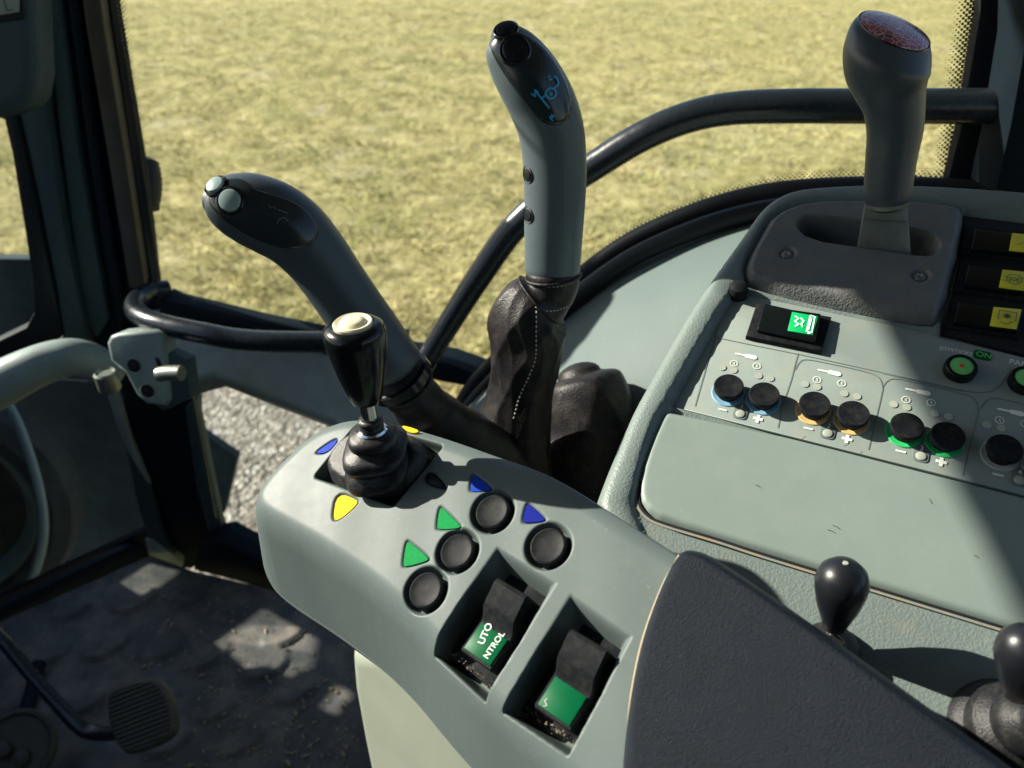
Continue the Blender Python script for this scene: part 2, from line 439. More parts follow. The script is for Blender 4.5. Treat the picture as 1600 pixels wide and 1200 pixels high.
M['green'] = mat('green_lens', (.0, .20, .045), .5, .04, var=.15, vscale=250, coat=0)
M['blue'] = mat('blue_lens', (.006, .04, .38), .5, .04, var=.12, vscale=250, coat=0)
M['blued'] = mat('dark_blue_lens', (.003, .01, .18), .5, .04, var=.12, vscale=250, coat=0)
M['glabel'] = mat('green_label', (.0, .085, .03), .4, .10, var=.1, vscale=60)
M['gglow'] = mat('lit_green_label', (.0, .38, .10), .4, emit=.05)
M['wglow'] = mat('lit_white_symbol', (.70, .95, .8), .4, emit=.3)
M['ylabel'] = mat('yellow_label', (.62, .56, .03), .5, var=.08, vscale=80)
M['white'] = mat('white_print', (.62, .66, .62), .6, dust=.25, dscale=600, dcol=(.5, .5, .45))
M['faint'] = mat('worn_pale_print', (.30, .33, .28), .6, var=.05)
M['line'] = mat('grey_print_line', (.10, .13, .125), .6)
M['bluep'] = mat('blue_print', (.02, .30, .58), .5)
M['grayp'] = mat('worn_grey_print', (.08, .13, .13), .5)
M['ringb'] = mat('blue_ring', (.16, .34, .46), .5, var=.1, vscale=90)
M['ringo'] = mat('orange_ring', (.58, .40, .16), .5, var=.1, vscale=90)
M['ringg'] = mat('green_ring', (.02, .42, .12), .5, var=.1, vscale=90)
M['ringw'] = mat('white_ring', (.36, .37, .34), .5, var=.1, vscale=90)
M['gbutton'] = mat('pale_green_button', (.12, .45, .12), .5)
M['red'] = mat('red_dot', (.55, .03, .03), .5)
M['wheel'] = mat('tyre_rubber', (.014, .020, .026), .7, .2, dust=.4, dscale=12, dcol=(.05, .06, .065))
M['rim'] = mat('pale_rim', (.14, .20, .23), .45, var=.1)
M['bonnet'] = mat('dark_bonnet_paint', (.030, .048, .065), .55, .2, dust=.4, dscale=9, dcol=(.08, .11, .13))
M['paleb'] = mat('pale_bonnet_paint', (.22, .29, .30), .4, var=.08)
M['floor'] = mat('rubber_floor_mat', (.062, .066, .066), .55, .3, var=.2, vscale=9, bump=.25, bscale=180, dust=.85, dscale=13, dcol=(.19, .17, .14), thr=(.44, .68))
M['pedal'] = mat('ribbed_pedal_rubber', (.052, .052, .042), .55, .3, dust=.3, dscale=60, dcol=(.1, .09, .07))
M['crumb'] = mat('straw_crumbs', (.32, .26, .17), .8)

def glassmat(name, dirt, tint=(.93, .96, .96), streak=0):
    m = bpy.data.materials.new(name); m.use_nodes = True; nt = m.node_tree; N = nt.nodes; L = nt.links
    N.remove(N['Principled BSDF']); out = N['Material Output']
    tr = N.new('ShaderNodeBsdfTransparent'); tr.inputs[0].default_value = (*tint, 1)
    gl = N.new('ShaderNodeBsdfGlossy'); gl.inputs['Roughness'].default_value = .02
    lw_ = N.new('ShaderNodeLayerWeight'); lw_.inputs[0].default_value = .5
    pw = N.new('ShaderNodeMath'); pw.operation = 'POWER'; pw.inputs[1].default_value = 5.0; L.new(lw_.outputs['Facing'], pw.inputs[0])
    fr = N.new('ShaderNodeMath'); fr.operation = 'MULTIPLY_ADD'; fr.inputs[1].default_value = .9; fr.inputs[2].default_value = .035; L.new(pw.outputs[0], fr.inputs[0])
    mx = N.new('ShaderNodeMixShader'); L.new(fr.outputs[0], mx.inputs[0]); L.new(tr.outputs[0], mx.inputs[1]); L.new(gl.outputs[0], mx.inputs[2])
    df = N.new('ShaderNodeBsdfDiffuse'); df.inputs[0].default_value = (.36, .46, .52, 1)
    ge = N.new('ShaderNodeNewGeometry'); mp = N.new('ShaderNodeMapping'); L.new(ge.outputs['Position'], mp.inputs[0])
    mp.inputs['Scale'].default_value = (14, 14, 2.2) if streak else (6, 6, 6)
    n = N.new('ShaderNodeTexNoise'); n.inputs['Scale'].default_value = 1.6; n.inputs['Detail'].default_value = 8; n.inputs['Roughness'].default_value = .7
    L.new(mp.outputs[0], n.inputs[0])
    r = N.new('ShaderNodeMapRange'); r.inputs['From Min'].default_value = .42; r.inputs['From Max'].default_value = .75; r.inputs['To Max'].default_value = dirt
    L.new(n.outputs[0], r.inputs[0]); m2 = N.new('ShaderNodeMixShader'); L.new(r.outputs[0], m2.inputs[0]); L.new(mx.outputs[0], m2.inputs[1]); L.new(df.outputs[0], m2.inputs[2])
    L.new(m2.outputs[0], out.inputs[0]); return m
M['glass'] = glassmat('window_glass', .035)
M['dirty'] = glassmat('dusty_window_glass', .07, streak=1)

def fritmat(pitch):
    """black enamel dots that shrink away from the edge: uv.x metres along, uv.y metres across, width in the attribute uv scale"""
    m = bpy.data.materials.new('enamel_dot_border'); m.use_nodes = True; nt = m.node_tree; N = nt.nodes; L = nt.links
    out = N['Material Output']; b = N['Principled BSDF']; b.inputs['Base Color'].default_value = (.006, .007, .009, 1); b.inputs['Roughness'].default_value = .4
    tc = N.new('ShaderNodeTexCoord'); sp = N.new('ShaderNodeSeparateXYZ'); L.new(tc.outputs['UV'], sp.inputs[0])
    def ma(op, a, c=None):
        x = N.new('ShaderNodeMath'); x.operation = op
        for i, q in enumerate((a, c)):
            if q is None: continue
            if isinstance(q, (int, float)): x.inputs[i].default_value = q
            else: L.new(q, x.inputs[i])
        return x.outputs[0]
    x = ma('DIVIDE', sp.outputs[0], pitch); y = ma('DIVIDE', sp.outputs[1], pitch * .5)
    row = ma('FLOOR', y); odd = ma('MULTIPLY', ma('FRACT', ma('MULTIPLY', row, .5)), 1.0)
    fx = ma('SUBTRACT', ma('FRACT', ma('ADD', x, odd)), .5); fy = ma('MULTIPLY', ma('SUBTRACT', ma('FRACT', y), .5), .5)
    d = ma('SQRT', ma('ADD', ma('MULTIPLY', fx, fx), ma('MULTIPLY', fy, fy)))
    lim = N.new('ShaderNodeMapRange'); L.new(sp.outputs[2], lim.inputs[0])
    # radius falls with the row number: rows 0..n
    lim = ma('SUBTRACT', .56, ma('MULTIPLY', row, .058))
    on = ma('LESS_THAN', d, lim)
    tr = N.new('ShaderNodeBsdfTransparent'); mx = N.new('ShaderNodeMixShader'); L.new(on, mx.inputs[0]); L.new(tr.outputs[0], mx.inputs[1]); L.new(b.outputs[0], mx.inputs[2])
    L.new(mx.outputs[0], out.inputs[0]); return m
M['frit'] = fritmat(.0056)

# ================================================================ OUTSIDE
GZ = -1.1
def grassmat():
    m = bpy.data.materials.new('dry_grass_ground'); m.use_nodes = True; nt = m.node_tree; N = nt.nodes; L = nt.links; b = N['Principled BSDF']
    b.inputs['Roughness'].default_value = .9; b.inputs['Specular IOR Level'].default_value = .1
    ge = N.new('ShaderNodeNewGeometry')
    def no(sc, det, ro, scale=(1, 1, 1)):
        mp = N.new('ShaderNodeMapping'); mp.inputs['Scale'].default_value = scale; L.new(ge.outputs['Position'], mp.inputs[0])
        n = N.new('ShaderNodeTexNoise'); n.inputs['Scale'].default_value = sc; n.inputs['Detail'].default_value = det; n.inputs['Roughness'].default_value = ro; L.new(mp.outputs[0], n.inputs[0]); return n.outputs[0]
    cr = N.new('ShaderNodeValToRGB'); e = cr.color_ramp.elements
    e[0].position = .30; e[0].color = (.23, .20, .08, 1); e[1].position = .72; e[1].color = (.80, .68, .42, 1)
    for p, c in ((.42, (.37, .32, .13, 1)), (.52, (.51, .435, .195, 1)), (.62, (.64, .545, .275, 1))):
        x = e.new(p); x.color = c
    L.new(no(6, 10, .70), cr.inputs[0])
    gr = N.new('ShaderNodeMix'); gr.data_type = 'RGBA'; gr.inputs[7].default_value = (.25, .27, .09, 1)
    mr = N.new('ShaderNodeMapRange'); mr.inputs[1].default_value = .50; mr.inputs[2].default_value = .72; mr.inputs[4].default_value = .6; L.new(no(1.1, 6, .6), mr.inputs[0])
    L.new(mr.outputs[0], gr.inputs[0]); L.new(cr.outputs[0], gr.inputs[6])
    dk = N.new('ShaderNodeMix'); dk.data_type = 'RGBA'; dk.inputs[7].default_value = (.16, .13, .07, 1)
    mr2 = N.new('ShaderNodeMapRange'); mr2.inputs[1].default_value = .55; mr2.inputs[2].default_value = .68; mr2.inputs[4].default_value = .85; L.new(no(3.5, 8, .7), mr2.inputs[0])
    L.new(mr2.outputs[0], dk.inputs[0]); L.new(gr.outputs[2], dk.inputs[6])
    pl = N.new('ShaderNodeMix'); pl.data_type = 'RGBA'; pl.inputs[7].default_value = (.66, .58, .40, 1)
    mr3 = N.new('ShaderNodeMapRange'); mr3.inputs[1].default_value = .57; mr3.inputs[2].default_value = .70; mr3.inputs[4].default_value = .75; L.new(no(.9, 9, .72), mr3.inputs[0])
    L.new(mr3.outputs[0], pl.inputs[0]); L.new(dk.outputs[2], pl.inputs[6]); L.new(pl.outputs[2], b.inputs['Base Color'])
    bp = N.new('ShaderNodeBump'); bp.inputs['Strength'].default_value = 1.0; bp.inputs['Distance'].default_value = .03; L.new(no(30, 10, .75), bp.inputs['Height']); L.new(bp.outputs[0], b.inputs['Normal'])
    return m
def ground():
    # near part is a fine bumpy mesh, far part one big sheet, joined in the same object
    rs = np.random.RandomState(3)
    xs = np.concatenate([[-400, -120, -50, -25], np.arange(-12, 14.01, .09), [25, 50, 120, 400]])
    ys = np.concatenate([[-300, -60, -15, -3], np.arange(1.0, 12, .07), np.arange(12, 24, .2), [30, 45, 80, 160, 600]])
    X, Y = np.meshgrid(xs, ys, indexing='ij')
    Z = .018 * lump(X, Y, 3.1, 1) + .007 * lump(X + .3 * Y, Y, 11, 2) + .006 * rs.randn(*X.shape)
    far = (abs(X) > 12.5) | (Y > 24) | (Y < 1); Z = np.where(far, 0, Z) + GZ
    nx, ny = X.shape; idx = np.arange(nx * ny).reshape(nx, ny)
    F = np.stack([idx[:-1, :-1], idx[1:, :-1], idx[1:, 1:], idx[:-1, 1:]], -1).reshape(-1, 4)
    obj('field', np.stack([X, Y, Z], -1).reshape(-1, 3), F, grassmat(), None, True, kind='structure')
ground()
def blades():
    rs = np.random.RandomState(5); V = []; F = []; n = 150000
    # even density over the part of the field that the windows show
    y = 3.3 + (rs.rand(n) ** 1.7) * 17; half = .75 * y + .6; x = (rs.rand(n) * 2 - 1) * half
    ok = np.ones(n, bool)
    h = (.025 + .06 * rs.rand(n) ** 2) * (.75 + .9 * np.clip(lump(x + .2 * np.sin(y * 3), y, 4.3, 2) + .25 * lump(x, y, 11, 5), 0, 1) ** 1.5); wd = (.0025 + .004 * rs.rand(n)) * (1 + y * .06)
    a = rs.rand(n) * 6.28; lean = .7 + 1.9 * rs.rand(n); la = rs.rand(n) * 6.28
    dx, dy = np.cos(a) * wd, np.sin(a) * wd
    tx, ty = x + np.cos(la) * h * lean, y + np.sin(la) * h * lean
    z = GZ + np.zeros(n) - .005
    P = np.stack([np.stack([x - dx, y - dy, z], 1), np.stack([x + dx, y + dy, z], 1), np.stack([tx, ty, z + h], 1)], 1)[ok].reshape(-1, 3)
    F = np.arange(len(P)).reshape(-1, 3)
    m = mat('straw_blades', (.68, .575, .29), .8, .15, col2=(.33, .33, .12), vscale=1.3, mixs=.3, var=.35)
    o = obj('dry_grass', P, F, m, None, False, kind='stuff')
    o['label'] = 'short dry straw coloured grass covering the field'
blades()
def gravelmat():
    m = bpy.data.materials.new('loose_gravel'); m.use_nodes = True; nt = m.node_tree; N = nt.nodes; L = nt.links; b = N['Principled BSDF']; b.inputs['Roughness'].default_value = .9
    ge = N.new('ShaderNodeNewGeometry')
    cur = None; hs = []
    for sc_ in (34, 75):
        v = N.new('ShaderNodeTexVoronoi'); v.inputs['Scale'].default_value = sc_; L.new(ge.outputs['Position'], v.inputs['Vector']); hs.append(v)
    sp = N.new('ShaderNodeSeparateColor'); L.new(hs[0].outputs['Color'], sp.inputs[0]); sp2 = N.new('ShaderNodeSeparateColor'); L.new(hs[1].outputs['Color'], sp2.inputs[0])
    av = N.new('ShaderNodeMath'); av.operation = 'MULTIPLY_ADD'; av.inputs[1].default_value = .5; L.new(sp.outputs[0], av.inputs[0])
    a2 = N.new('ShaderNodeMath'); a2.operation = 'MULTIPLY'; a2.inputs[1].default_value = .5; L.new(sp2.outputs[1], a2.inputs[0]); L.new(a2.outputs[0], av.inputs[2])
    cr = N.new('ShaderNodeValToRGB'); e = cr.color_ramp.elements; e[0].position = .15; e[0].color = (.13, .115, .09, 1); e[1].position = .9; e[1].color = (.66, .62, .54, 1)
    x = e.new(.5); x.color = (.33, .29, .225, 1); x = e.new(.7); x.color = (.40, .37, .32, 1); L.new(av.outputs[0], cr.inputs[0]); L.new(cr.outputs[0], b.inputs['Base Color'])
    sm = N.new('ShaderNodeMath'); sm.operation = 'ADD'; L.new(hs[0].outputs['Distance'], sm.inputs[0]); L.new(hs[1].outputs['Distance'], sm.inputs[1])
    bp = N.new('ShaderNodeBump'); bp.invert = True; bp.inputs['Strength'].default_value = .9; bp.inputs['Distance'].default_value = .014; L.new(sm.outputs[0], bp.inputs['Height']); L.new(bp.outputs[0], b.inputs['Normal'])
    return m
def gravel():
    rs = np.random.RandomState(9)
    g = Fr((0, 0, GZ + .05), (1, 0, 0), (0, 1, 0))
    pts = g.uvs([(230, 560), (330, 570), (430, 590), (560, 640), (700, 720), (720, 1000), (500, 1300), (200, 1250), (-200, 900), (-300, 600), (60, 580)])
    outl = chaikin(pts, 2)
    def H(U, V, d): 
        rr = np.random.RandomState(1).rand(*U.shape)
        return .007 * rr + .003 * lump(U, V, 15, 1) - .06 * sstep((d + .25) / .25)
    m = gravelmat()
    o, _ = hf('gravel', g, outl, H, .016, m, None, 0, smooth=False); o['kind'] = 'structure'
gravel()

# bonnet, wheel and fender outside, seen through the lower left panes
bn = thing('bonnet', 'dark dusty engine bonnet seen through the lower left windows', 'bonnet', (-1.5, 2.0, -.6))
BF = Fr((-1.5, 2.0, 0), (1, 0, 0), (0, 0, 1))           # normal is -y (towards the camera)
def suncast(x, y, P, n, Q, qn):                          # pixel on plane (P,n), carried towards the sun to plane (Q,qn)
    p = onp(x, y, P, n); s = np.dot(np.array(Q) - p, qn) / np.dot(TOSUN, qn); return p + TOSUN * s
def patch_hole(px_):
    out = []
    for q in px_:
        p = suncast(*q, np.zeros(3), np.array([0, 0, 1.]), BF.O, BF.n) - BF.O; out.append((p @ BF.u, p @ BF.v))
    return out
outer = [(-.9, .30), (BF.uv(190, 600)), BF.uv(372, 720), BF.uv(350, 800), BF.uv(310, 960)]
outer = [(-3.2, .38), (BF.uv(66, 425)[0], .34), BF.uv(190, 590), BF.uv(372, 715), BF.uv(352, 800), (BF.uv(310, 960)[0], -.9), (-3.2, -.9)]
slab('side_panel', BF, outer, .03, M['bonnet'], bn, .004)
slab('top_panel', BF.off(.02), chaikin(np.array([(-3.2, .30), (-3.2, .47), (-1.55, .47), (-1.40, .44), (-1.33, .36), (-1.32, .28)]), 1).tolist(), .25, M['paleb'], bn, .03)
db = thing('sunblock', 'dark dashboard panel added out of view to shade the floor, holed for sun patches', 'sunblock', (-1.5, .8, 0))  # unseen panel added to shade the floor; its holes shape the sun patches
DF = Fr((-1.5, 0, 0), (0, 1, 0), (0, 0, 1))
def patch_hole(px_):
    out = []
    for q in px_:
        p = suncast(*q, np.zeros(3), np.array([0, 0, 1.]), DF.O, DF.n) - DF.O; out.append((p @ DF.u, p @ DF.v))
    return out
h1 = patch_hole([(192, 911), (243, 877), (301, 892), (240, 941)])
h2 = patch_hole([(342, 1006), (425, 945), (520, 1000), (512, 1040), (470, 1062), (430, 1045), (395, 1048)])
h3 = patch_hole([(505, 1105), (545, 1060), (575, 1085), (540, 1125)])
print('HOLES', h1, h2)
slab('side_panel', DF, [(-1.1, -.95), (1.86, -.95), (1.86, .78), (1.3, .84), (-1.1, .90)], .03, M['trimd'], db, .004, holes=[h1, h2, h3])
wh = thing('front_wheel', 'dark front wheel with curved pale rim edge outside the lower left window', 'wheel', (-1.6, 1.75, -.75))
wc = at(-95, 800, 2.05); wax = nrm([.25, -1, .25])
lathe('tyre', wc, wax, [(-.12, .20), (-.12, .29), (-.09, .325), (-.03, .335), (.03, .325), (.06, .29), (.05, .255), (.02, .245), (-.02, .235)], M['wheel'], wh, 64)
lathe('rim', wc, wax, [(-.05, .24), (.025, .246), (.035, .238), (.02, .225), (-.02, .20), (-.03, .08), (.01, .07), (.01, .03)], M['rim'], wh, 64)
tube('fender_edge', [at(x, y, 1.95) for x, y in ((-10, 600), (25, 655), (55, 740), (68, 810), (62, 870), (35, 935), (0, 985), (-40, 1010))], .011, M['rim'], wh)

# ================================================================ CAB STRUCTURE
fl_px = [(-400, 1060), (0, 972), (235, 868), (300, 892), (400, 915), (700, 1010), (900, 1300), (900, 2200), (-900, 2200)]
FL = Fr((0, 0, 0), (1, 0, 0), (0, 1, 0))
scales = [(440, 610), (675, 615), (860, 650), (790, 395), (965, 425), (1110, 690), (895, 860), (1000, 1000), (360, 830), (1230, 790), (560, 420), (300, 450), (200, 640), (590, 800), (700, 1000), (90, 820), (1180, 560)]
SC = [FL.uv(0 + a / 2.667, 780 + b / 2.667) for a, b in scales]
def floorH(U, V, d):
    h = .0008 * lump(U, V, 40, 2)
    for (a, b) in SC:
        x = (U - a) * .8 + (V - b) * .6; y = -(U - a) * .6 + (V - b) * .8
        q = np.sqrt((x / .045) ** 2 + (y / .030) ** 2)
        h = h + np.where(q < 1.15, (.0055 - .0045 * np.clip(y / .03 + .2, -1, 1)) * .9 * (1 - sstep((q - .9) / .12)), 0)
    return h
o, _ = hf('floor', FL, np.array([(-1.5, .53)] + [FL.uv(*q) for q in fl_px[1:7]] + [(.9, .3), (.9, -1.1), (-1.5, -1.1)]), floorH, .006, M['floor'], None, 0); o['kind'] = 'structure'
def crumbs():
    rs = np.random.RandomState(11); mb = MB()
    for i in range(420):
        if i < 260: x, y = 200 + rs.rand() * 360, 930 + rs.rand() * 270
        else: x, y = 440 + rs.randn() * 60, 1120 + rs.randn() * 60
        p = onp(x, y, np.zeros(3), np.array([0, 0, 1.])); s = .0009 + .0026 * rs.rand() ** 3
        a = rs.rand() * 6.3; u = np.array([math.cos(a), math.sin(a), 0]) * s * (1 + 2 * rs.rand()); v = np.array([-math.sin(a), math.cos(a), 0]) * s; z = np.array([0, 0, s])
        p = p + np.array([0, 0, .003])
        mb.add([p - u, p + v, p + u, p - v, p + z, p - z], [(0, 1, 4), (1, 2, 4), (2, 3, 4), (3, 0, 4), (1, 0, 5), (2, 1, 5), (3, 2, 5), (0, 3, 5)])
    o = mb.build('debris', M['crumb'], None, smooth=False, kind='stuff'); o['label'] = 'straw crumbs and dirt scattered on the floor mat'
crumbs()

cab = thing('cab_frame', 'dark grey tractor cab frame with pillars and rails around the windows', 'cab frame', (-.7, 1.2, 0))
W0 = np.array([-.70, 1.20, 0]); WF = Fr(W0, (.974, -.227, 0), (0, 0, 1))    # window plane, normal towards the camera
YF = lambda y: Fr((0, y, 0), (1, 0, 0), (0, 0, 1))
# front pillar, as strips standing at different depths
slabpx('front_pillar', YF(1.20), [(45, -150), (160, -150), (180, 0), (226, 270), (250, 470), (256, 560), (130, 560), (110, 400), (70, 120)], .015, M['trimd'], cab, .006)
slabpx('pillar_groove', YF(1.185), [(60, -60), (84, -60), (120, 220), (170, 500), (150, 530), (130, 500), (90, 200)], .02, M['trim'], cab, .006)
slabpx('pillar_groove', YF(1.185), [(95, -60), (112, -60), (150, 220), (198, 500), (184, 530), (140, 260)], .02, M['trimd'], cab, .006)
slabpx('pillar_strip', YF(1.18), [(118, -60), (150, -60), (163, 40), (196, 240), (226, 440), (222, 455), (200, 450), (166, 240), (132, 40)], .02, M['brown'], cab, .006)
slabpx('pillar_trim', YF(1.17), [(10, -60), (50, -60), (62, 60), (72, 180), (95, 330), (132, 505), (138, 560), (60, 560), (96, 530), (88, 460), (62, 330), (40, 230), (25, 170)], .04, M['trim'], cab, .008)
slabpx('window_seal', YF(1.165), [(-40, 140), (22, 170), (38, 240), (66, 370), (88, 470), (98, 525), (70, 548), (-60, 600), (-60, 560), (40, 512), (52, 490), (50, 440), (38, 360), (18, 240), (6, 188), (-40, 165)], .03, M['black'], cab, .004)
# tube rail that crosses the left windows
Loft([(-90, 640, 1.16, 80), (-20, 610, 1.17, 74), (45, 578, 1.18, 66), (85, 563, 1.19, 62), (118, 558, 1.20, 58), (150, 568, 1.22, 56), (175, 585, 1.24, 50)], 6, 28).mesh('cross_rail', M['rail'], cab)
# lower part of the pillar
slabpx('lower_pillar', YF(1.22), [(180, 560), (300, 600), (305, 700), (330, 800), (345, 850), (300, 890), (255, 884), (232, 850), (205, 740), (180, 640)], .05, M['trimd'], cab, .006)
slabpx('pillar_edge', YF(1.205), [(160, 590), (176, 596), (190, 640), (205, 690), (233, 758), (218, 738), (196, 700), (184, 670), (170, 625)], .012, M['rail'], cab, .003)
slabpx('pillar_edge', YF(1.205), [(196, 700), (218, 738), (233, 762), (252, 830), (285, 888), (262, 892), (238, 868), (226, 830), (210, 770)], .02, M['trim'], cab, .004)
slabpx('pillar_strip', YF(1.195), [(288, 640), (306, 625), (325, 720), (350, 840), (330, 850), (305, 760)], .02, M['trim'], cab, .005)
slabpx('pillar_foot', YF(1.20), [(226, 845), (236, 843), (262, 862), (284, 880), (282, 890), (255, 884), (232, 868)], .02, M['rail'], cab, .004)
# sills
slabpx('front_sill', Fr((-.8, 1.225, .0), (.72, .69, 0), (-.2, .2, .9)), [(-300, 1085), (-60, 978), (235, 838), (255, 884), (235, 872), (0, 975), (-300, 1120)], .03, M['trimd'], cab, .005)
slabpx('side_sill', WF.off(.03), [(310, 850), (345, 845), (392, 870), (520, 930), (640, 985), (640, 1030), (400, 918), (300, 892)], .06, M['trimd'], cab, .008)
# rail below the side window
RF = Fr(onp(480, 600, WF.off(.06).O, WF.n), (.974, -.227, .0), (.0, .80, .60))
slabpx('side_rail', RF, [(215, 488), (300, 505), (420, 528), (560, 550), (690, 575), (752, 596), (775, 640), (770, 720), (640, 700), (520, 655), (420, 636), (320, 616), (262, 640), (215, 610), (200, 540)], .05, M['rail'], cab, .014, seg=4)
slabpx('window_ledge', WF.off(.012), [(245, 470), (262, 478), (400, 512), (560, 545), (700, 568), (748, 585), (770, 560), (790, 575), (760, 610), (700, 600), (560, 572), (400, 545), (250, 515)], .05, M['trimd'], cab, .006)
# curved seal over the wheel arch
curve = [(690, 690, 1.26), (735, 610, 1.235), (775, 565, 1.2), (830, 500, 1.14), (900, 438, 1.09), (985, 378, 1.05), (1080, 335, 1.01), (1170, 308, .985), (1260, 296, .965), (1400, 292, .95), (1560, 300, .93)]
tube('arch_seal', [at(x, y, t - .02) for x, y, t in curve], .013, M['black'], cab, flat=1)
tube('arch_seal', [at(x, y + 26, t - .06) for x, y, t in curve], .012, M['black'], cab)
tube('arch_edge', [at(x, y, t) for x, y, t in ((905, 424, 1.10), (985, 370, 1.05), (1080, 326, 1.015), (1150, 306, .995), (1215, 296, .98))], .006, M['pale'], cab)
# rear pillar
slabpx('rear_pillar', YF(.90), [(1536, -200), (1760, -200), (1760, 420), (1470, 400), (1478, 290), (1500, 200), (1530, 20)], .012, M['black'], cab, .008)
slabpx('rear_pillar_trim', YF(.875), [(1560, -200), (1780, -200), (1780, 420), (1550, 330), (1562, 200), (1590, 60)], .05, M['trimd'], cab, .012)
slabpx('rear_pillar_trim', YF(.83), [(1612, -200), (1800, -200), (1800, 420), (1552, 300), (1575, 200), (1600, 60)], .05, M['trimd'], cab, .02)
# inner wheel arch panel: a curved sheet from the seal down to the floor
def sheet(name, A, B, n, m, mt, parent, bulge=0, kind=None, label=None):
    A = resample(catmull([at(*q) for q in A], 6), n); B = resample(catmull([at(*q) for q in B], 6), n)
    V = []; F = []
    for i in range(n):
        for j in range(m):
            t = j / (m - 1); p = A[i] * (1 - t) + B[i] * t
            nn = nrm(np.cross(A[min(i + 1, n - 1)] - A[max(i - 1, 0)], B[i] - A[i])); nn = nn if nn @ (CAM - p) > 0 else -nn
            V.append(p + nn * bulge * math.sin(math.pi * t))
    for i in range(n - 1):
        for j in range(m - 1): F.append([i * m + j, (i + 1) * m + j, (i + 1) * m + j + 1, i * m + j + 1])
    V2 = V + [tuple(np.array(p) - np.array([0, -.012, .004])) for p in V]; N0 = len(V)
    F2 = F + [[N0 + a for a in f[::-1]] for f in F]
    return fixn(obj(name, V2, F2, mt, parent, True, label=label))
sheet('wheel_arch_panel', [(735, 640, 1.20), (800, 560, 1.14), (880, 480, 1.08), (960, 415, 1.04), (1060, 368, 1.0), (1160, 335, .97), (1300, 310, .93)],
      [(690, 790, 1.0), (780, 800, .95), (880, 800, .90), (960, 800, .86), (1060, 720, .82), (1150, 600, .80), (1300, 480, .78)], 50, 20, M['fender'], cab, .03)
slabpx('engine_cover', Fr((0.05, .95, .28), (1, 0, 0), (0, .35, 1)), [(560, 700), (700, 640), (760, 640), (1050, 700), (1100, 1100), (560, 1100)], .02, M['trimd'], cab, .01)
# roof and rear wall close the cab above and behind the camera
slab('roof', Fr((0, 0, 1.86), (0, 1, 0), (1, 0, 0)), [(-1.1, -1.0), (1.30, -1.0), (1.30, .9), (-1.1, .9)], .05, M['gate'], cab, .01)
slab('rear_wall', Fr((0, -1.1, .9), (-1, 0, 0), (0, 0, 1)), [(-.9, -.9), (1.5, -.9), (1.5, .93), (-.9, .93)], .04, M['trimd'], cab, .01)
slab('right_rear_panel', Fr((.95, 0, .9), (0, -1, 0), (0, 0, 1)), [(-.75, -.9), (1.05, -.9), (1.05, .0), (-.75, .0)], .04, M['trimd'], cab, .01)

# windows
sw = thing('side_window', 'large clear side window with black dotted border looking onto the field', 'window', tuple(WF.at(700, 300)))
wpx = [(150, -180), (205, 150), (258, 490), (500, 540), (735, 600), (775, 565), (830, 500), (900, 438), (985, 378), (1080, 335), (1170, 308), (1260, 296), (1400, 292), (1500, 296), (1530, 0), (1545, -180)]
slabpx('pane', WF.off(-.004), wpx, .004, M['glass'], sw, 0)
def frit(px_, width, inward, parent, cat=8):
    P = catmull(WF.uvs(px_), cat); T = np.gradient(P, axis=0); T /= np.linalg.norm(T, axis=1)[:, None]
    N_ = np.stack([-T[:, 1], T[:, 0]], 1) * inward
    L_ = np.r_[0, np.cumsum(np.linalg.norm(np.diff(P, axis=0), axis=1))]
    V = []; F = []; U = []
    for i in range(len(P)):
        a = P[i] - N_[i] * .004; b = P[i] + N_[i] * width
        V += [WF.w(a[0], a[1], .0025), WF.w(b[0], b[1], .0025)]; U += [(L_[i], 0), (L_[i], width + .004)]
    for i in range(len(P) - 1): F.append([2 * i, 2 * i + 1, 2 * i + 3, 2 * i + 2])
    obj('dotted_border', V, F, M['frit'], parent, False, uvs=U)
frit([(170, -60), (186, 60), (199, 150), (214, 250), (233, 380), (249, 475)], .022, 1, sw)
frit([(256, 478), (400, 508), (560, 540), (735, 592)], .024, 1, sw)
frit([(830, 505), (880, 458), (905, 436), (985, 376), (1080, 333), (1170, 305), (1260, 292), (1400, 288), (1480, 290)], .024, 1, sw)
frit([(1482, 300), (1496, 200), (1512, 100), (1526, 0), (1534, -60)], .028, 1, sw)
lw = thing('lower_door_window', 'small lower window pane right of the pillar looking onto gravel', 'window', tuple(WF.at(430, 740)))
slabpx('pane', WF.off(-.004), [(300, 610), (420, 630), (620, 690), (660, 990), (400, 900), (345, 850)], .004, M['glass'], lw, 0)
cw = thing('corner_window', 'narrow upper corner window left of the front pillar', 'window', tuple(YF(1.2).at(0, 350)))
slabpx('pane', YF(1.19), [(-300, 60), (5, 160), (30, 250), (60, 400), (66, 520), (-300, 700)], .004, M['glass'], cw, 0)
cl = thing('lower_corner_window', 'dirty streaked lower corner window above the floor sill', 'window', tuple(YF(1.24).at(80, 750)))
slabpx('pane', YF(1.235), [(-300, 640), (60, 590), (180, 600), (205, 720), (238, 850), (-60, 990), (-300, 1100)], .004, M['dirty'], cl, 0)
slabpx('edge_seal', YF(1.22), [(-300, 1068), (-60, 962), (232, 826), (238, 852), (-60, 992), (-300, 1100)], .02, M['black'], cl, .003)

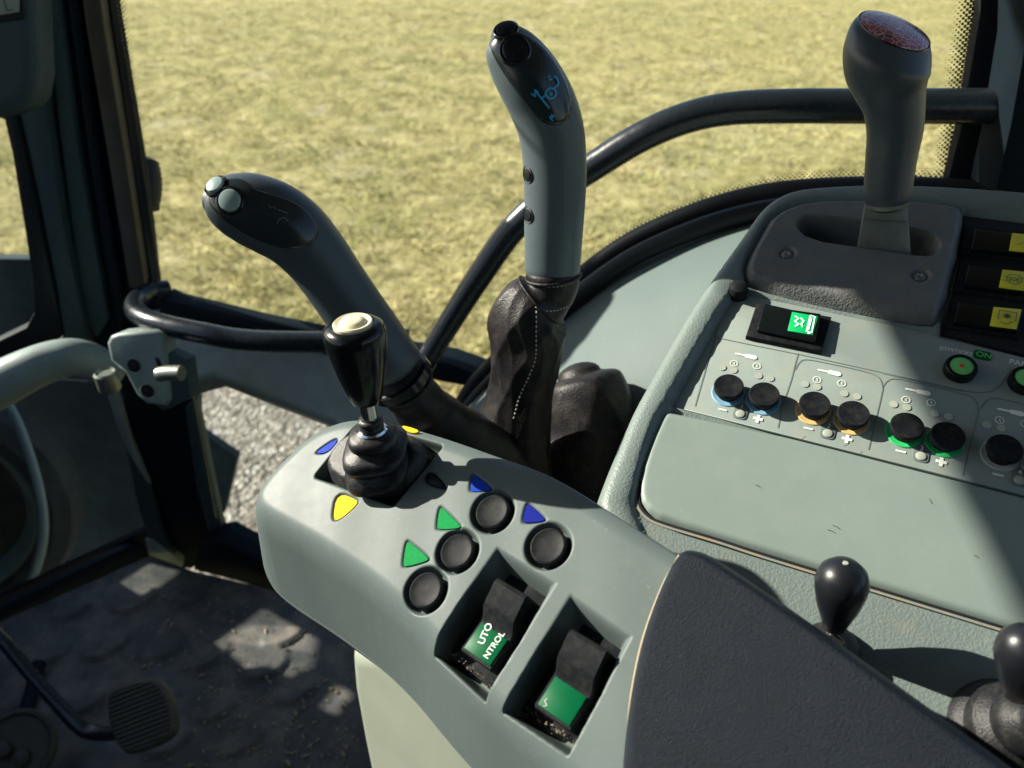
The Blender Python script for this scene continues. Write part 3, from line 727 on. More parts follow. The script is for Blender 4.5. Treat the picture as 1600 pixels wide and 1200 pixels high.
# display housing top left with its badge
dh = thing('display_housing', 'rounded grey housing with framed badge in the top left corner', 'housing', tuple(at(0, 100, 1.0)))
HFm = Fr(at(10, 90, 1.0), (1, .1, 0), (.1, .3, 1))
slabpx('case', HFm, [(-100, -160), (20, -160), (42, 0), (52, 60), (62, 115), (60, 150), (48, 168), (20, 175), (-100, 178)], .05, M['trim'], dh, .018, seg=5)
slabpx('badge_frame', HFm, [(-90, -100), (24, -100), (27, 0), (33, 28), (30, 33), (-90, 36)], .004, M['black'], dh, .001, h=.003)
slabpx('badge', HFm, [(-80, -90), (19, -90), (22, 0), (24, 22), (-80, 26)], .003, M['pale'], dh, .0006, h=.0045)
ik = Ink(HFm, .0052); u0 = HFm.uv(3, 20); ik.text('L', HFm.uv(3, 20), np.array(HFm.uv(20, 18)) - np.array(HFm.uv(3, 20)), .020); ik.build('lettering', M['line'], dh)

# hinge knob outside the glass
hk = thing('ribbed_knob', 'black ribbed round knob sticking out beside the front pillar', 'knob', tuple(at(233, 272, 1.30)))
prof = []
for i in range(16): prof.append((i * .0045, .036 + (.0015 if i % 2 else -.0005) - .00010 * (i - 8) ** 2))
lathe('knob_body', at(229, 316, 1.30), nrm(at(229, 245, 1.30) - at(233, 316, 1.30)), [(-.012, .02)] + [(h, r * .72) for h, r in prof] + [(.075, .012)], M['black'], hk, 32)

# ================================================================ HANDLES
g1 = thing('grab_handle', 'long curved black grab bar sweeping across the side window to the rear pillar', 'grab bar', tuple(at(1000, 215, .9)), 'black grab bars')
tube('bar', [at(*q) for q in [(640, 610, 1.10), (668, 560, 1.09), (705, 500, 1.07), (750, 430, 1.04), (800, 360, 1.01), (860, 305, .98), (930, 258, .95), (1000, 215, .92), (1070, 185, .90), (1140, 170, .885), (1230, 166, .87), (1330, 166, .86), (1450, 166, .85), (1580, 166, .84)]],
     [.0150, .0155, .0165, .0175, .0178, .0178, .018, .018, .0182, .0185, .019, .019, .019, .019], M['tube'], g1, 28)
g2 = thing('grab_handle', 'short bent black grab bar below the front pillar beside the latch', 'grab bar', tuple(at(300, 515, 1.2)), 'black grab bars')
tube('bar', [at(*q) for q in [(262, 452, 1.27), (235, 456, 1.25), (214, 470, 1.22), (212, 486, 1.18), (232, 500, 1.14), (270, 511, 1.12), (320, 521, 1.11), (370, 530, 1.11), (440, 534, 1.11), (560, 534, 1.12), (640, 530, 1.13)]], .0155, M['tube'], g2, 28)

# door latch
lt = thing('door_latch', 'grey painted door latch plate with two recessed screws below the short grab bar', 'latch', tuple(at(230, 580, 1.14)))
LF = Fr(at(215, 580, 1.13), (1, -.15, -.18), (.15, .25, 1))
slabpx('plate', LF, [(168, 540), (174, 529), (186, 524), (250, 514), (262, 520), (266, 620), (258, 632), (224, 630), (210, 617), (194, 584), (172, 567)], .03, M['rail'], lt, .006, seg=4)
slabpx('side_plate', LF.off(-.004), [(255, 545), (292, 560), (296, 618), (250, 640), (235, 628)], .03, M['trim'], lt, .004)
for q in ((210, 572), (229, 610)):
    P = LF.at(*q)
    sc_ = lathe('screw_recess', P, LF.n, [(-.006, .0125), (.0004, .0125), (.0010, .0118), (.0004, .0108), (-.001, .0100)], M['rail'], lt, 24)
    lathe('screw', P - LF.n * .001, LF.n, [(-.002, .0102), (.0012, .0102), (.0012, .0045), (.0026, .0040), (.003, .001)], M['black'], sc_, 24)
slabpx('slot', LF.off(.0004), [(243, 556), (251, 558), (256, 574), (247, 572)], .001, M['black'], lt, .0002)
tube('bolt', [at(250, 585, 1.10), at(262, 583, 1.095), at(284, 583, 1.09)], .011, M['zinc'], lt, cat=2)
lathe('hinge_pin', at(172, 606, 1.17), (0, 0, 1), [(-.004, .014), (0, .0165), (.026, .0165), (.029, .014), (.026, .012)], M['zinc'], lt, 24)

# ================================================================ ARMREST
k = .6
na = nrm([-.7071 * k, -.7071 * k, 1]); ua = np.array([.7071, -.7071, 0]); va = np.cross(na, ua)
AF = Fr(at(750, 850, .5), ua, va)
ar = thing('armrest', 'grey green control armrest with coloured triangle lenses, buttons and black pad', 'armrest', tuple(AF.w(0.1, -.03, -.2)))
crest = [(520, 658), (560, 651), (610, 658), (680, 677), (730, 694), (775, 710), (830, 728), (880, 752), (940, 790), (1000, 828), (1066, 870),
         (1160, 940), (1300, 1040), (1300, 1400), (1010, 1340), (876, 1200), (800, 1130), (752, 1088), (700, 1035), (640, 966), (570, 905), (490, 852), (426, 816), (398, 797), (396, 770), (417, 738), (449, 706), (484, 675)]
crest_uv = chaikin(AF.uvs(crest), 2)
wells = [[(777, 855), (868, 912), (752, 1092), (670, 1018)], [(892, 930), (986, 995), (886, 1178), (784, 1110)]]
wells_uv = [chaikin(AF.uvs(q) , 0) for q in wells]
joy_uv = AF.uvs([(498, 742), (562, 664), (684, 699), (614, 784)])
btn = [(665, 922, .0127), (714, 861, .0125), (769, 799, .0125), (856, 853, .0125)]
btn_uv = [(*AF.uv(x, y), r) for x, y, r in btn]
lens = [('yellow', [(526, 768), (560, 780), (558, 789), (529, 814), (518, 812)]), ('blue', [(492, 706), (520, 687), (528, 686), (524, 694), (511, 707), (496, 709)]),
        ('yellow', [(627, 663), (655, 671), (653, 676), (640, 676), (628, 668)]), ('black', [(671, 730), (699, 759), (696, 767), (657, 753)]),
        ('blue', [(738, 741), (743, 741), (769, 762), (768, 766), (738, 769), (733, 765)]), ('green', [(686, 791), (692, 793), (721, 821), (719, 826), (684, 828), (681, 823)]),
        ('green', [(634, 844), (640, 846), (671, 871), (669, 877), (632, 887), (628, 882)]), ('blued', [(822, 785), (828, 787), (853, 810), (851, 815), (819, 818), (815, 813)])]
lens_uv = [chaikin(AF.uvs(p), 2) for _, p in lens]
def near(U, V, c, r): return (abs(U - c[0]) < r) & (abs(V - c[1]) < r)
def apply_poly(U, V, h, poly, fn, R=None):
    c = poly.mean(0); R = R or np.abs(poly - c).max() + .008
    m = near(U, V, c, R); 
    if m.any():
        d = sdf(np.stack([U[m], V[m]], 1), poly); h[m] += fn(d, U[m], V[m])
def armH(U, V, d):
    h = fall(d, .011, 1.62) + .0006 * lump(U, V, 45, 1)
    for q in joy_uv[None]: apply_poly(U, V, h, q, lambda d, u, v: -.012 * sstep((.004 - d) / .0045))
    for q in wells_uv:
        def fn(d, u, v, q=q):
            # one end wall (towards the rear) is a long ramp, the rest is steep
            e0, e1 = q[0], q[1]; top = q[1] - q[0]; L2 = q[3] - q[0]
            t = ((u - q[0][0]) * L2[0] + (v - q[0][1]) * L2[1]) / (L2 @ L2)
            wr = np.interp(t, [0, .30, .5, 1], [.016, .012, .0042, .0042])
            return -.027 * sstep((.0012 - d) / wr)
        apply_poly(U, V, h, q, fn)
    for (a, b, r) in btn_uv:
        m = near(U, V, (a, b), .03); rr = np.hypot(U[m] - a, V[m] - b); h[m] += -.009 * sstep((r + .0040 - rr) / .0042)
    for q in lens_uv: apply_poly(U, V, h, q, lambda d, u, v: -.0016 * sstep((.0010 - d) / .0012))
    return h
shell, rimdat = hf('shell', AF, crest_uv, armH, .00085, M['shell'], ar, .045, dfun=lambda U, V, d: np.where(d > 0, d * np.interp(V, [.0, .035], [1, 4.0]), d))
PV, be, G = rimdat
def lower_shell():
    bv = np.unique(be); ix = {int(b): i for i, b in enumerate(bv)}; P = PV[bv]; g = G[bv]; out = g[:, :1] * AF.u + g[:, 1:] * AF.v
    out[:, 2] = 0; out /= np.linalg.norm(out, axis=1)[:, None] + 1e-9
    rings = [P + np.array([0, 0, .0]) - out * .0012, P + np.array([0, 0, -.0015]) - out * .0022, P + np.array([0, 0, -.003]) - out * .0005, P + np.array([0, 0, -.016]) - out * .006, P + np.array([0, 0, -.034]) - out * .014, P + np.array([0, 0, -.043]) - out * .05]
    V = np.vstack(rings); n = len(bv); F = []
    for r in range(len(rings) - 1):
        for a, b in be: a, b = ix[int(a)], ix[int(b)]; F.append([r * n + a, r * n + b, (r + 1) * n + b, (r + 1) * n + a])
    return fixn(obj('lower_shell', V, F, M['shell_low'], ar, True))
lower_shell()
# lenses
for (c, p), q in zip(lens, lens_uv):
    cc = q.mean(0); qq = cc + (q - cc) * .95
    if c == 'black':
        slab('empty_lens_socket', AF.off(-.0009), [tuple(x) for x in qq], .001, M['trimd'], ar, .0003)
        slab('key_hole', AF.off(-.0005), [tuple(cc + (x - cc) * np.array([.55, .6])) for x in q], .001, M['black'], ar, .0002)
    else:
        slab('marker_lens', AF.off(-.0004), [tuple(x) for x in qq], .0016, M[c], ar, .0003, seg=1, smooth=False, label={'yellow': 'yellow', 'blue': 'blue', 'blued': 'dark blue', 'green': 'green'}[c] + ' triangular marker lens')
# round push buttons
for (a, b, r) in btn_uv:
    P = AF.w(a, b)
    lathe('push_button', P, AF.n, [(-.012, .0122), (-.0012, .0122), (.0002, .0117), (.0008, .0106), (.0003, .0092), (-.0001, .006), (-.0002, .002)], M['cap'], ar, 48)
# rocker switches in their wells
def rocker(top, bot, wpx_, parent, well):
    T = np.array(AF.uv(*top)); B = np.array(AF.uv(*bot)); L_ = np.linalg.norm(T - B); l = (T - B) / L_; wv = np.array([-l[1], l[0]])
    W_ = wpx_
    rk = None
    prof = [(0, -.022), (0, -.0048), (.02, -.0036), (.10, -.0040), (.44, -.0062), (.50, -.0050), (.62, .0020), (.68, .0032), (.94, .0062), (.985, .0052), (1, .0030), (1, -.022)]
    V = []; F = []; ws = [(-.5, 1), (-.46, 0), (.46, 0), (.5, 1)]
    for wx, e in ws:
        for s, h in prof: 
            q = B + l * L_ * (s if not e else .015 + s * .97) + wv * W_ * wx; V.append(AF.w(q[0], q[1], h - (.0012 if e else 0)))
    n = len(prof)
    for i in range(3):
        for j in range(n): j2 = (j + 1) % n; F.append([i * n + j, (i + 1) * n + j, (i + 1) * n + j2, i * n + j2])
    F.append(list(range(n))); F.append([3 * n + j for j in range(n)][::-1])
    rk = auto(fixn(obj('rocker_switch', V, F, M['cap'], parent, True)), 30)
    # housing frame at the well bottom
    wq = AF.uvs(well); cxy = wq.mean(0) - wv * 0
    slab('switch_bezel', AF.off(-.0190), [tuple(cxy + (p - cxy) * .86) for p in wq], .004, M['cap'], parent, .001)
    # label plate on the low half
    p0 = B + l * L_ * .05; p1 = B + l * L_ * .43
    f = Fr(AF.w(*p0, -.0035), AF.w(*p1, -.0057) - AF.w(*p0, -.0035), AF.u * wv[0] + AF.v * wv[1])
    if f.n @ AF.n < 0: f = Fr(f.O, f.u, -f.v)
    Lf = np.linalg.norm(p1 - p0)
    slab('label_plate', f.off(.0006), [(0, -W_ * .42), (Lf, -W_ * .42), (Lf, W_ * .42), (0, W_ * .42)], .0012, M['glabel'], rk, .0003)
    return rk, f, Lf, W_
rk, f, Lf, W_ = rocker((806, 920), (738, 1030), .0255, ar, wells[0])
ik = Ink(f, .0009)
ik.text('UTO', (Lf * .42, W_ * .02), (1, .22), .0064); ik.text('NTROL', (Lf * .12, -W_ * .28), (1, .0), .0055)
ik.build('lettering', M['white'], rk)
rk2, f, Lf, W_ = rocker((926, 1002), (858, 1122), .0265, ar, wells[1])
ik = Ink(f, .0009)
ik.line([(0.001, W_ * .28), (Lf * .12, W_ * .22), (Lf * .2, W_ * .32), (Lf * .3, W_ * .30)], .0008)
ik.build('worn_scratch', M['faint'], rk2)
def specks(fr, seg_px, n, h0, h1, spread, seed, name, parent):
    rs = np.random.RandomState(seed); mb = MB(); A_, B_ = np.array(fr.uv(*seg_px[0])), np.array(fr.uv(*seg_px[1]))
    for i in range(n):
        t = rs.rand(); p = A_ + (B_ - A_) * t + rs.randn(2) * spread; h = h0 + (h1 - h0) * rs.rand(); s_ = .00015 + .0005 * rs.rand() ** 3
        c_ = fr.w(p[0], p[1], h); a = rs.rand() * 6.3; u = (fr.u * math.cos(a) + fr.v * math.sin(a)) * s_ * (1 + rs.rand()); v = np.cross(fr.n, nrm(u)) * s_; z = fr.n * s_
        mb.add([c_ - u, c_ + v, c_ + u, c_ - v, c_ + z, c_ - z], [(0, 1, 4), (1, 2, 4), (2, 3, 4), (3, 0, 4), (1, 0, 5), (2, 1, 5), (3, 2, 5), (0, 3, 5)])
    o = mb.build(name, M['crumb'], parent, smooth=False, kind='stuff'); o['label'] = 'fine dust and crumbs caught in the recess'
for sd, (w4) in enumerate(wells):
    b_, c_, d_ = np.array(w4[1]), np.array(w4[2]), np.array(w4[3]); a4 = np.array(w4[0]); ce = (a4 + b_ + c_ + d_) / 4
    i_ = lambda q_, k_=.80: tuple(ce + (q_ - ce) * k_)
    specks(AF, (i_(b_), i_(c_)), 80, -.0172, -.0140, .0012, 20 + sd, 'dust_specks', ar)
    specks(AF, (i_(c_), i_(d_)), 60, -.0172, -.0140, .0010, 30 + sd, 'dust_specks', ar)
# pad
pad = [(1066, 867), (1085, 866), (1110, 876), (1200, 936), (1400, 1080), (1560, 1196), (1750, 1335), (1600, 1700), (1100, 1700), (975, 1500), (974, 1300), (980, 1200), (990, 1100), (1008, 1005), (1038, 920)]
pad_uv = chaikin(AF.uvs(pad), 2)
hf('pad', AF, pad_uv, lambda U, V, d: .0085 + fall(d, .004, 3.2) + .0007 * lump(U, V, 20, 3), .0016, M['pad'], ar, .003)
edge = [p for p in pad_uv]
tube('pad_edging', [AF.w(p[0], p[1], -.0005) for p in AF.uvs([(1062, 868), (1034, 920), (1004, 1004), (985, 1100), (975, 1200), (970, 1300)])], .0012, M['crumb'], ar, 8)

# joystick on the armrest
jb = AF.at(593, 738)
js = thing('joystick', 'black barrel joystick with cream top button rising from a square rubber boot', 'joystick', tuple(jb))
ju = chaikin(joy_uv.mean(0) + (joy_uv - joy_uv.mean(0)) * .97, 2)
def bootH(U, V, d):
    return .0090 + fall(d, .0040, 2.6)
hf('boot_plate', AF, ju, bootH, .0014, M['rubd'], js, .0045, skirt=.006)
jt = at(566, 520, .455)
jax = nrm(np.array([-.045, .0, 1.0]))
def fitknob():
    # height above the base at which the axis reaches screen height y
    def h_at(y):
        lo, hi = 0, .3
        for _ in range(40):
            m_ = (lo + hi) / 2; P = jb + jax * m_; dd = P - CAM; yy = 600 - FPX * (dd @ UP) / (dd @ FW)
            if yy > y: lo = m_
            else: hi = m_
        return lo
    return h_at
ha = fitknob(); H_ = lambda y: ha(y)
tk = (jb + jax * H_(560) - CAM) @ FW
R_ = lambda wpx_: wpx_ * tk / FPX / 2
def bellows(name, rows, mt, parent, n=64):
    """rings that follow the tilted base plate low down and the upright shaft higher up"""
    V = []; F = []
    for (h, r, lobe) in rows:
        f_ = float(sstep(h / .034)); ax = nrm(na * (1 - f_) + jax * f_); s_ = nrm(ua - ax * (ua @ ax)); b_ = np.cross(ax, s_); c_ = jb + jax * h
        for k in range(n):
            a = 2 * math.pi * k / n; q = r * (1 + lobe * math.cos(4 * a - math.pi)) ; V.append(c_ + (s_ * math.cos(a) + b_ * math.sin(a)) * q)
    for i in range(len(rows) - 1):
        for k in range(n): F.append([i * n + k, i * n + (k + 1) % n, (i + 1) * n + (k + 1) % n, (i + 1) * n + k])
    return fixn(obj(name, V, F, mt, parent, True))
bellows('bellows', [(0.0073, R_(126), -0.06), (0.0131, R_(122), -0.06), (0.0144, R_(100), -0.05), (0.0163, R_(96), -0.04), (0.0173, R_(112), -0.07), (0.0201, R_(117), -0.07), (0.0233, R_(114), -0.07), (0.0253, R_(100), -0.05), (0.0263, R_(74), -0.03), (0.0278, R_(70), -0.03), (0.0286, R_(82), -0.04), (0.031, R_(86), -0.04), (0.0349, R_(83), -0.04), (0.037, R_(70), -0.03), (0.0383, R_(48), 0), (0.04, R_(38), 0), (0.0409, R_(42), 0), (0.0432, R_(42), 0), (0.0442, R_(34), 0), (0.0452, R_(40), 0), (0.0477, R_(40), 0), (0.0486, R_(27), 0)], M['boot'], js)
hb = H_(625); ht = H_(506)
lathe('shaft', jb, jax, [(.030, R_(25)), (hb + .006, R_(26))], M['steel'], js, 28)
Lk = ht - hb
h6 = .0375; lathe('clamp_ring', jb, jax, [(h6, R_(46)), (h6 + .0015, R_(52)), (h6 + .003, R_(47)), (h6 + .003, R_(28))], M['steel'], js, 28)
kn = lathe('knob', jb, jax, [(hb - .001, R_(30)), (hb, R_(47)), (hb + Lk * .05, R_(54)), (hb + Lk * .2, R_(65)), (hb + Lk * .42, R_(80)), (hb + Lk * .65, R_(91)), (hb + Lk * .82, R_(95.5)), (hb + Lk * .90, R_(96)), (hb + Lk * .95, R_(92)), (hb + Lk * .985, R_(80)), (hb + Lk, R_(70)), (hb + Lk * .995, R_(66)), (hb + Lk * .98, R_(64))], M['gloss'], js, 56)
lathe('thumb_button', jb, jax, [(ht - .003, R_(61)), (ht + .0008, R_(61)), (ht + .0018, R_(57)), (ht + .0012, R_(48)), (ht + .0008, R_(44)), (ht + .0016, R_(40)), (ht + .0030, R_(34)), (ht + .0036, R_(20)), (ht + .0037, R_(6))], M['cream'], js, 48)

# seat pedestal under the armrest
sp = thing('seat_pedestal', 'pale painted seat base standing on the floor under the armrest', 'seat base', tuple(onp(640, 1190, np.zeros(3), np.array([0, 0, 1.]))))
PF = Fr(at(620, 1150, .86), nrm([.75, -.65, 0]), (0, .15, 1))
slabpx('side_panel', PF, [(548, 1030), (640, 1030), (900, 1150), (900, 1700), (640, 1700), (572, 1260), (556, 1150), (548, 1080)], .05, M['pale'], sp, .02, seg=5)
sup = [AF.w(.06, -.01, -.03), AF.w(.08, 0, -.12), np.array([.05, .15, .35]), np.array([.05, .12, .05])]
tube('support_post', sup, .03, M['trimd'], sp, 20)

# ================================================================ LEVERS WITH GRIPS
L1 = thing('gear_lever', 'dark leaning gear lever with two shiny round buttons on its head, behind the joystick', 'lever', tuple(at(760, 720, .80)), 'gear levers with leather boots')
lf = Loft([(331, 311, .600, 44), (342, 314, .600, 76), (362, 319, .602, 98), (390, 327, .606, 113), (425, 341, .612, 118), (458, 362, .618, 113), (490, 395, .626, 104), (520, 436, .635, 98), (550, 480, .645, 97), (582, 526, .655, 97), (612, 570, .665, 96)], 8, 56)
lf.mesh('grip', M['grip_shade'], L1)
def facing(lf, i, th, off):
    P = lf.p(i, th, off); a = lf.p(i + .6, th, off) - lf.p(i - .6, th, off); b = lf.p(i, th + .08, off) - lf.p(i, th - .08, off)
    n = nrm(np.cross(a, b)); n = n if n @ (P - lf.R[int(min(i, len(lf.R) - 1)), :3]) > 0 else -n
    return P, n
def head_button(P, n, r, parent, mt, mt2):
    lathe('button_ring', P, n, [(-.003, r * 1.30), (.0008, r * 1.30), (.0014, r * 1.2), (.0008, r * 1.10), (-.0020, r * 1.08)], mt2, parent, 36)
    lathe('head_button', P, n, [(-.004, r), (.0016, r), (.0030, r * .90), (.0037, r * .6), (.0040, r * .2)], mt, parent, 36)
def find(lf, x, y, off=0):
    best = None
    for i in np.arange(0, len(lf.R) - 1, .5):
        for th in np.arange(.1, 3.1, .06):
            P = lf.p(i, th, off); d = P - CAM; t = d @ FW; X = 800 + FPX * (d @ RT) / t; Y = 600 - FPX * (d @ UP) / t
            e = (X - x) ** 2 + (Y - y) ** 2
            if best is None or e < best[0]: best = (e, i, th)
    return best[1], best[2]
def marks(lf, name, strokes, wd, mt, parent, off=.0026, closed=False):
    """strokes in photo pixels laid onto the body's skin"""
    V = []; F = []
    for s in strokes:
        s = np.array(s, float)
        T = np.gradient(s, axis=0); T /= np.linalg.norm(T, axis=1)[:, None] + 1e-9; N_ = np.stack([-T[:, 1], T[:, 0]], 1) * wd / 2
        b = len(V)
        for p, q in zip(s, N_):
            for pt in (p - q, p + q):
                i, th = find_fine(lf, pt[0], pt[1]); V.append(lf.p(i, th, off))
        for k_ in range(len(s) - 1): F.append([b + 2 * k_, b + 2 * k_ + 1, b + 2 * k_ + 3, b + 2 * k_ + 2])
    return fixn(obj(name, V, F, mt, parent, False))
def find_fine(lf, x, y):
    i0, t0 = find_c(lf, x, y); si, stt = .5, .06
    def err(i, th):
        P = lf.p(i, th, .0015); d = P - CAM; t = d @ FW
        return (800 + FPX * (d @ RT) / t - x) ** 2 + (600 - FPX * (d @ UP) / t - y) ** 2
    e = err(i0, t0)
    for _ in range(7):
        imp = True; it = 0
        while imp and it < 12:
            imp = False; it += 1
            for di, dt in ((si, 0), (-si, 0), (0, stt), (0, -stt)):
                e2 = err(i0 + di, t0 + dt)
                if e2 < e: i0 += di; t0 += dt; e = e2; imp = True
        si /= 2; stt /= 2
    return i0, t0
_fc = {}
def find_c(lf, x, y):
    if lf not in _fc:
        g = []
        for i in np.arange(0, len(lf.R) - 1, 1.0):
            for th in np.arange(.1, 3.1, .12):
                P = lf.p(i, th, .0015); d = P - CAM; t = d @ FW; g.append((800 + FPX * (d @ RT) / t, 600 - FPX * (d @ UP) / t, i, th))
        _fc[lf] = np.array(g)
    g = _fc[lf]; a = np.argmin((g[:, 0] - x) ** 2 + (g[:, 1] - y) ** 2); return g[a, 2], g[a, 3]
cover(lf, 'grip_cover', [(324, 312), (328, 292), (345, 278), (366, 273), (382, 277), (392, 290), (412, 298), (450, 308), (480, 325), (496, 345), (500, 362), (494, 378), (477, 388), (450, 391), (415, 383), (380, 367), (350, 347), (330, 328)], M['cover'], L1)
for (x, y, r) in ((338, 291, .0075), (360, 313, .0085)):
    i, th = find(lf, x, y); P, n = facing(lf, i, th, -.0002); head_button(P, n, r, L1, M['skyb'], M['gloss'])
marks(lf, 'worn_print', [[(420, 322), (424, 326), (428, 323), (431, 328)], [(434, 328), (442, 331), (450, 334)], [(433, 350), (436, 342), (444, 340), (451, 346)]], 1.4, M['grayp'], L1)
tube('collar', [at(620, 586, .675), at(628, 596, .68)], .030, M['gloss'], L1, 32, cat=0)
lb = Loft([(622, 585, .675, 92), (634, 606, .69, 86), (650, 626, .70, 84), (668, 645, .715, 90), (700, 675, .73, 104), (740, 712, .75, 120), (780, 760, .78, 136)], 8, 48, fn=lambda s, th: 1 + .035 * math.sin(3 * th + 9 * s) * min(1, s * 4) + .02 * math.sin(38 * s))
lb.mesh('boot', M['leather'], L1)
tube('boot_band', [lb.p(4, a, .001) for a in np.linspace(0, 2 * math.pi, 40)], .0022, M['leather'], L1, 10, cat=0)
def stitches(lf, pts, parent, n, name='stitching'):
    mb = MB(); P = np.array([find_fine(lf, *p) for p in catmull(pts, 12)])
    W_ = np.array([lf.p(i, t, .0006) for i, t in P]); W_ = resample(W_, 2 * n)
    for j in range(0, 2 * n - 1, 2):
        a, b = W_[j], W_[j + 1]; b = a + (b - a) * 1.05; d = nrm(b - a); s = nrm(np.cross(d, CAM - a)) * .00055; u = nrm(CAM - a) * .0006
        mb.add([a - s, a + s, b + s, b - s, (a + b) / 2 + u], [(0, 1, 4), (1, 2, 4), (2, 3, 4), (3, 0, 4), (0, 1, 2, 3)])
    return mb.build(name, M['thread'], parent, smooth=False)

L2 = thing('gear_lever', 'upright grey gear lever with blue shift pattern printed on its head', 'lever', tuple(at(850, 700, .80)), 'gear levers with leather boots')
lf2 = Loft([(779, 51, .632, 30), (784, 58, .633, 58), (794, 74, .636, 80), (811, 100, .642, 96), (830, 130, .648, 103), (847, 162, .656, 104), (860, 200, .664, 101), (866, 245, .674, 97), (867, 300, .687, 94), (865, 360, .701, 89), (863, 420, .716, 84)], 8, 64,
            fn=lambda s, th: 1 - .035 * math.cos(2 * (th - 1.9)) * sstep((s - .45) * 4))
lf2.mesh('grip', M['grip'], L2)
cover(lf2, 'grip_cover', [(763, 72), (766, 52), (776, 44), (795, 44), (822, 50), (848, 66), (868, 90), (884, 117), (894, 146), (896, 170), (890, 188), (878, 196), (860, 197), (841, 189), (824, 168), (805, 144), (787, 118), (771, 93)], M['cover'], L2)
for (x, y, r) in ((791, 46, .0082), (805, 78, .0102)):
    i, th = find(lf2, x, y); P, n = facing(lf2, i, th, -.0006); head_button(P, n, r, L2, M['cap'], M['cover'])
def seg(a, b, n=5): return [tuple(np.array(a) + (np.array(b) - np.array(a)) * t) for t in np.linspace(0, 1, n)]
st = [seg((835, 140), (858, 169), 7), seg((846, 154), (853, 147), 4), seg((864, 139), (872, 132), 4), seg((872, 132), (869, 122), 4), seg((869, 122), (864, 120), 3)]
c0 = (860, 146); st.append([(c0[0] + 8.0 * math.cos(a), c0[1] + 8.0 * math.sin(a)) for a in np.linspace(0, 2 * math.pi, 18)])
marks(lf2, 'shift_pattern', st, 3.0, M['bluep'], L2)
def glyph(P0, ex, ey, lines): return [[tuple(np.array(P0) + np.array(ex) * a + np.array(ey) * b) for a, b in l] for l in lines]
Mg = [[(0, 0), (0, 1)], [(0, 1), (.5, .4)], [(.5, .4), (1, 1)], [(1, 1), (1, 0)]]
Wg = [[(0, 1), (.25, 0)], [(.25, 0), (.5, .7)], [(.5, .7), (.75, 0)], [(.75, 0), (1, 1)]]
ex, ey = (5, -6.5), (6.5, 5)
gl = glyph((830, 146), ex, ey, Mg) + glyph((857, 184), ex, ey, Wg) + glyph((855, 122), (4, -3.5), (3.5, 4), [[(0, 0), (1, 0)], [(0, 1), (1, 1)], [(0, .5), (0, 1)]])
gl += glyph((857, 147), (4, 3), (2, -3), [[(0, 0), (1, 1)], [(0, 1), (1, 0)]])
marks(lf2, 'shift_letters', gl, 2.2, M['bluep'], L2)
for y in (273, 336):
    i, th = find(lf2, 824, y); P, n = facing(lf2, i, th, -.0008)
    lathe('side_button', P, n, [(-.004, .0085), (.0004, .0085), (.0010, .0075), (-.0004, .0064), (-.0012, .006), (.0012, .0055), (.002, .003)], M['cap'], L2, 28)
tube('collar', [at(863, 424, .719), at(863, 436, .722)], .0235, M['gloss'], L2, 28, cat=0)
def crease(x): return 1 - abs(math.sin(x)) ** .7 * 2
def foldf(s, th):
    k = float(sstep((s - .16) * 5)); w1 = th + .5 * math.sin(6 * s)
    return 1 + k * (.045 * crease(1.5 * w1 + 2.2 * s + .4) + .030 * crease(3.5 * w1 - 4 * s) + .014 * crease(7 * th + 9 * s)) + .012 * crease(40 * s) * (1 - k)
lb2 = Loft(nth=120, st=[(864, 430, .718, 84), (864, 445, .722, 80), (853, 462, .727, 86), (836, 480, .732, 114), (827, 505, .740, 124), (824, 548, .752, 116), (817, 600, .766, 104), (810, 645, .78, 112), (800, 700, .797, 130), (795, 770, .815, 156)], n=14, fn=foldf)
lb2.mesh('boot', M['leather'], L2)
tube('boot_hem', [lb2.p(2, a, .0006) for a in np.linspace(0, 2 * math.pi, 48)], .0016, M['leather'], L2, 10, cat=0)
tube('boot_hem', [lb2.p(34, a, .0006) for a in np.linspace(0, 2 * math.pi, 48)], .0013, M['leather'], L2, 10, cat=0)
stitches(lb2, [(838, 486), (838, 520), (837, 560), (826, 590), (812, 620), (802, 655)], L2, 26)
stitches(lb2, [(832, 444), (850, 448), (872, 448), (896, 442)], L2, 12)
stitches(lb2, [(836, 480), (850, 486), (870, 486), (888, 480)], L2, 10)
b3 = Loft(nth=110, st=[(905, 586, .86, 70), (908, 596, .86, 124), (918, 628, .86, 146), (924, 680, .86, 150), (918, 730, .86, 156), (905, 800, .86, 170)], n=12, fn=lambda s, th: 1 + float(sstep(s * 3)) * (.045 * crease(1.5 * th + .4 + 2.5 * s) + .016 * crease(3.5 * th - 5 * s)))
b3.mesh('boot_base', M['leather'], L2)

L3 = thing('throttle_lever', 'tall grey hand lever with cracked red top standing in the slotted plate', 'lever', tuple(at(1388, 400, .66)))
lf3 = Loft([(1397, 48, .555, 118), (1393, 60, .556, 130), (1389, 76, .558, 136), (1385, 96, .560, 135), (1385, 118, .563, 122), (1391, 142, .567, 102), (1397, 168, .571, 88), (1398, 205, .578, 81), (1392, 250, .586, 74), (1387, 300, .595, 69), (1386, 314, .598, 64)], 8, 56)
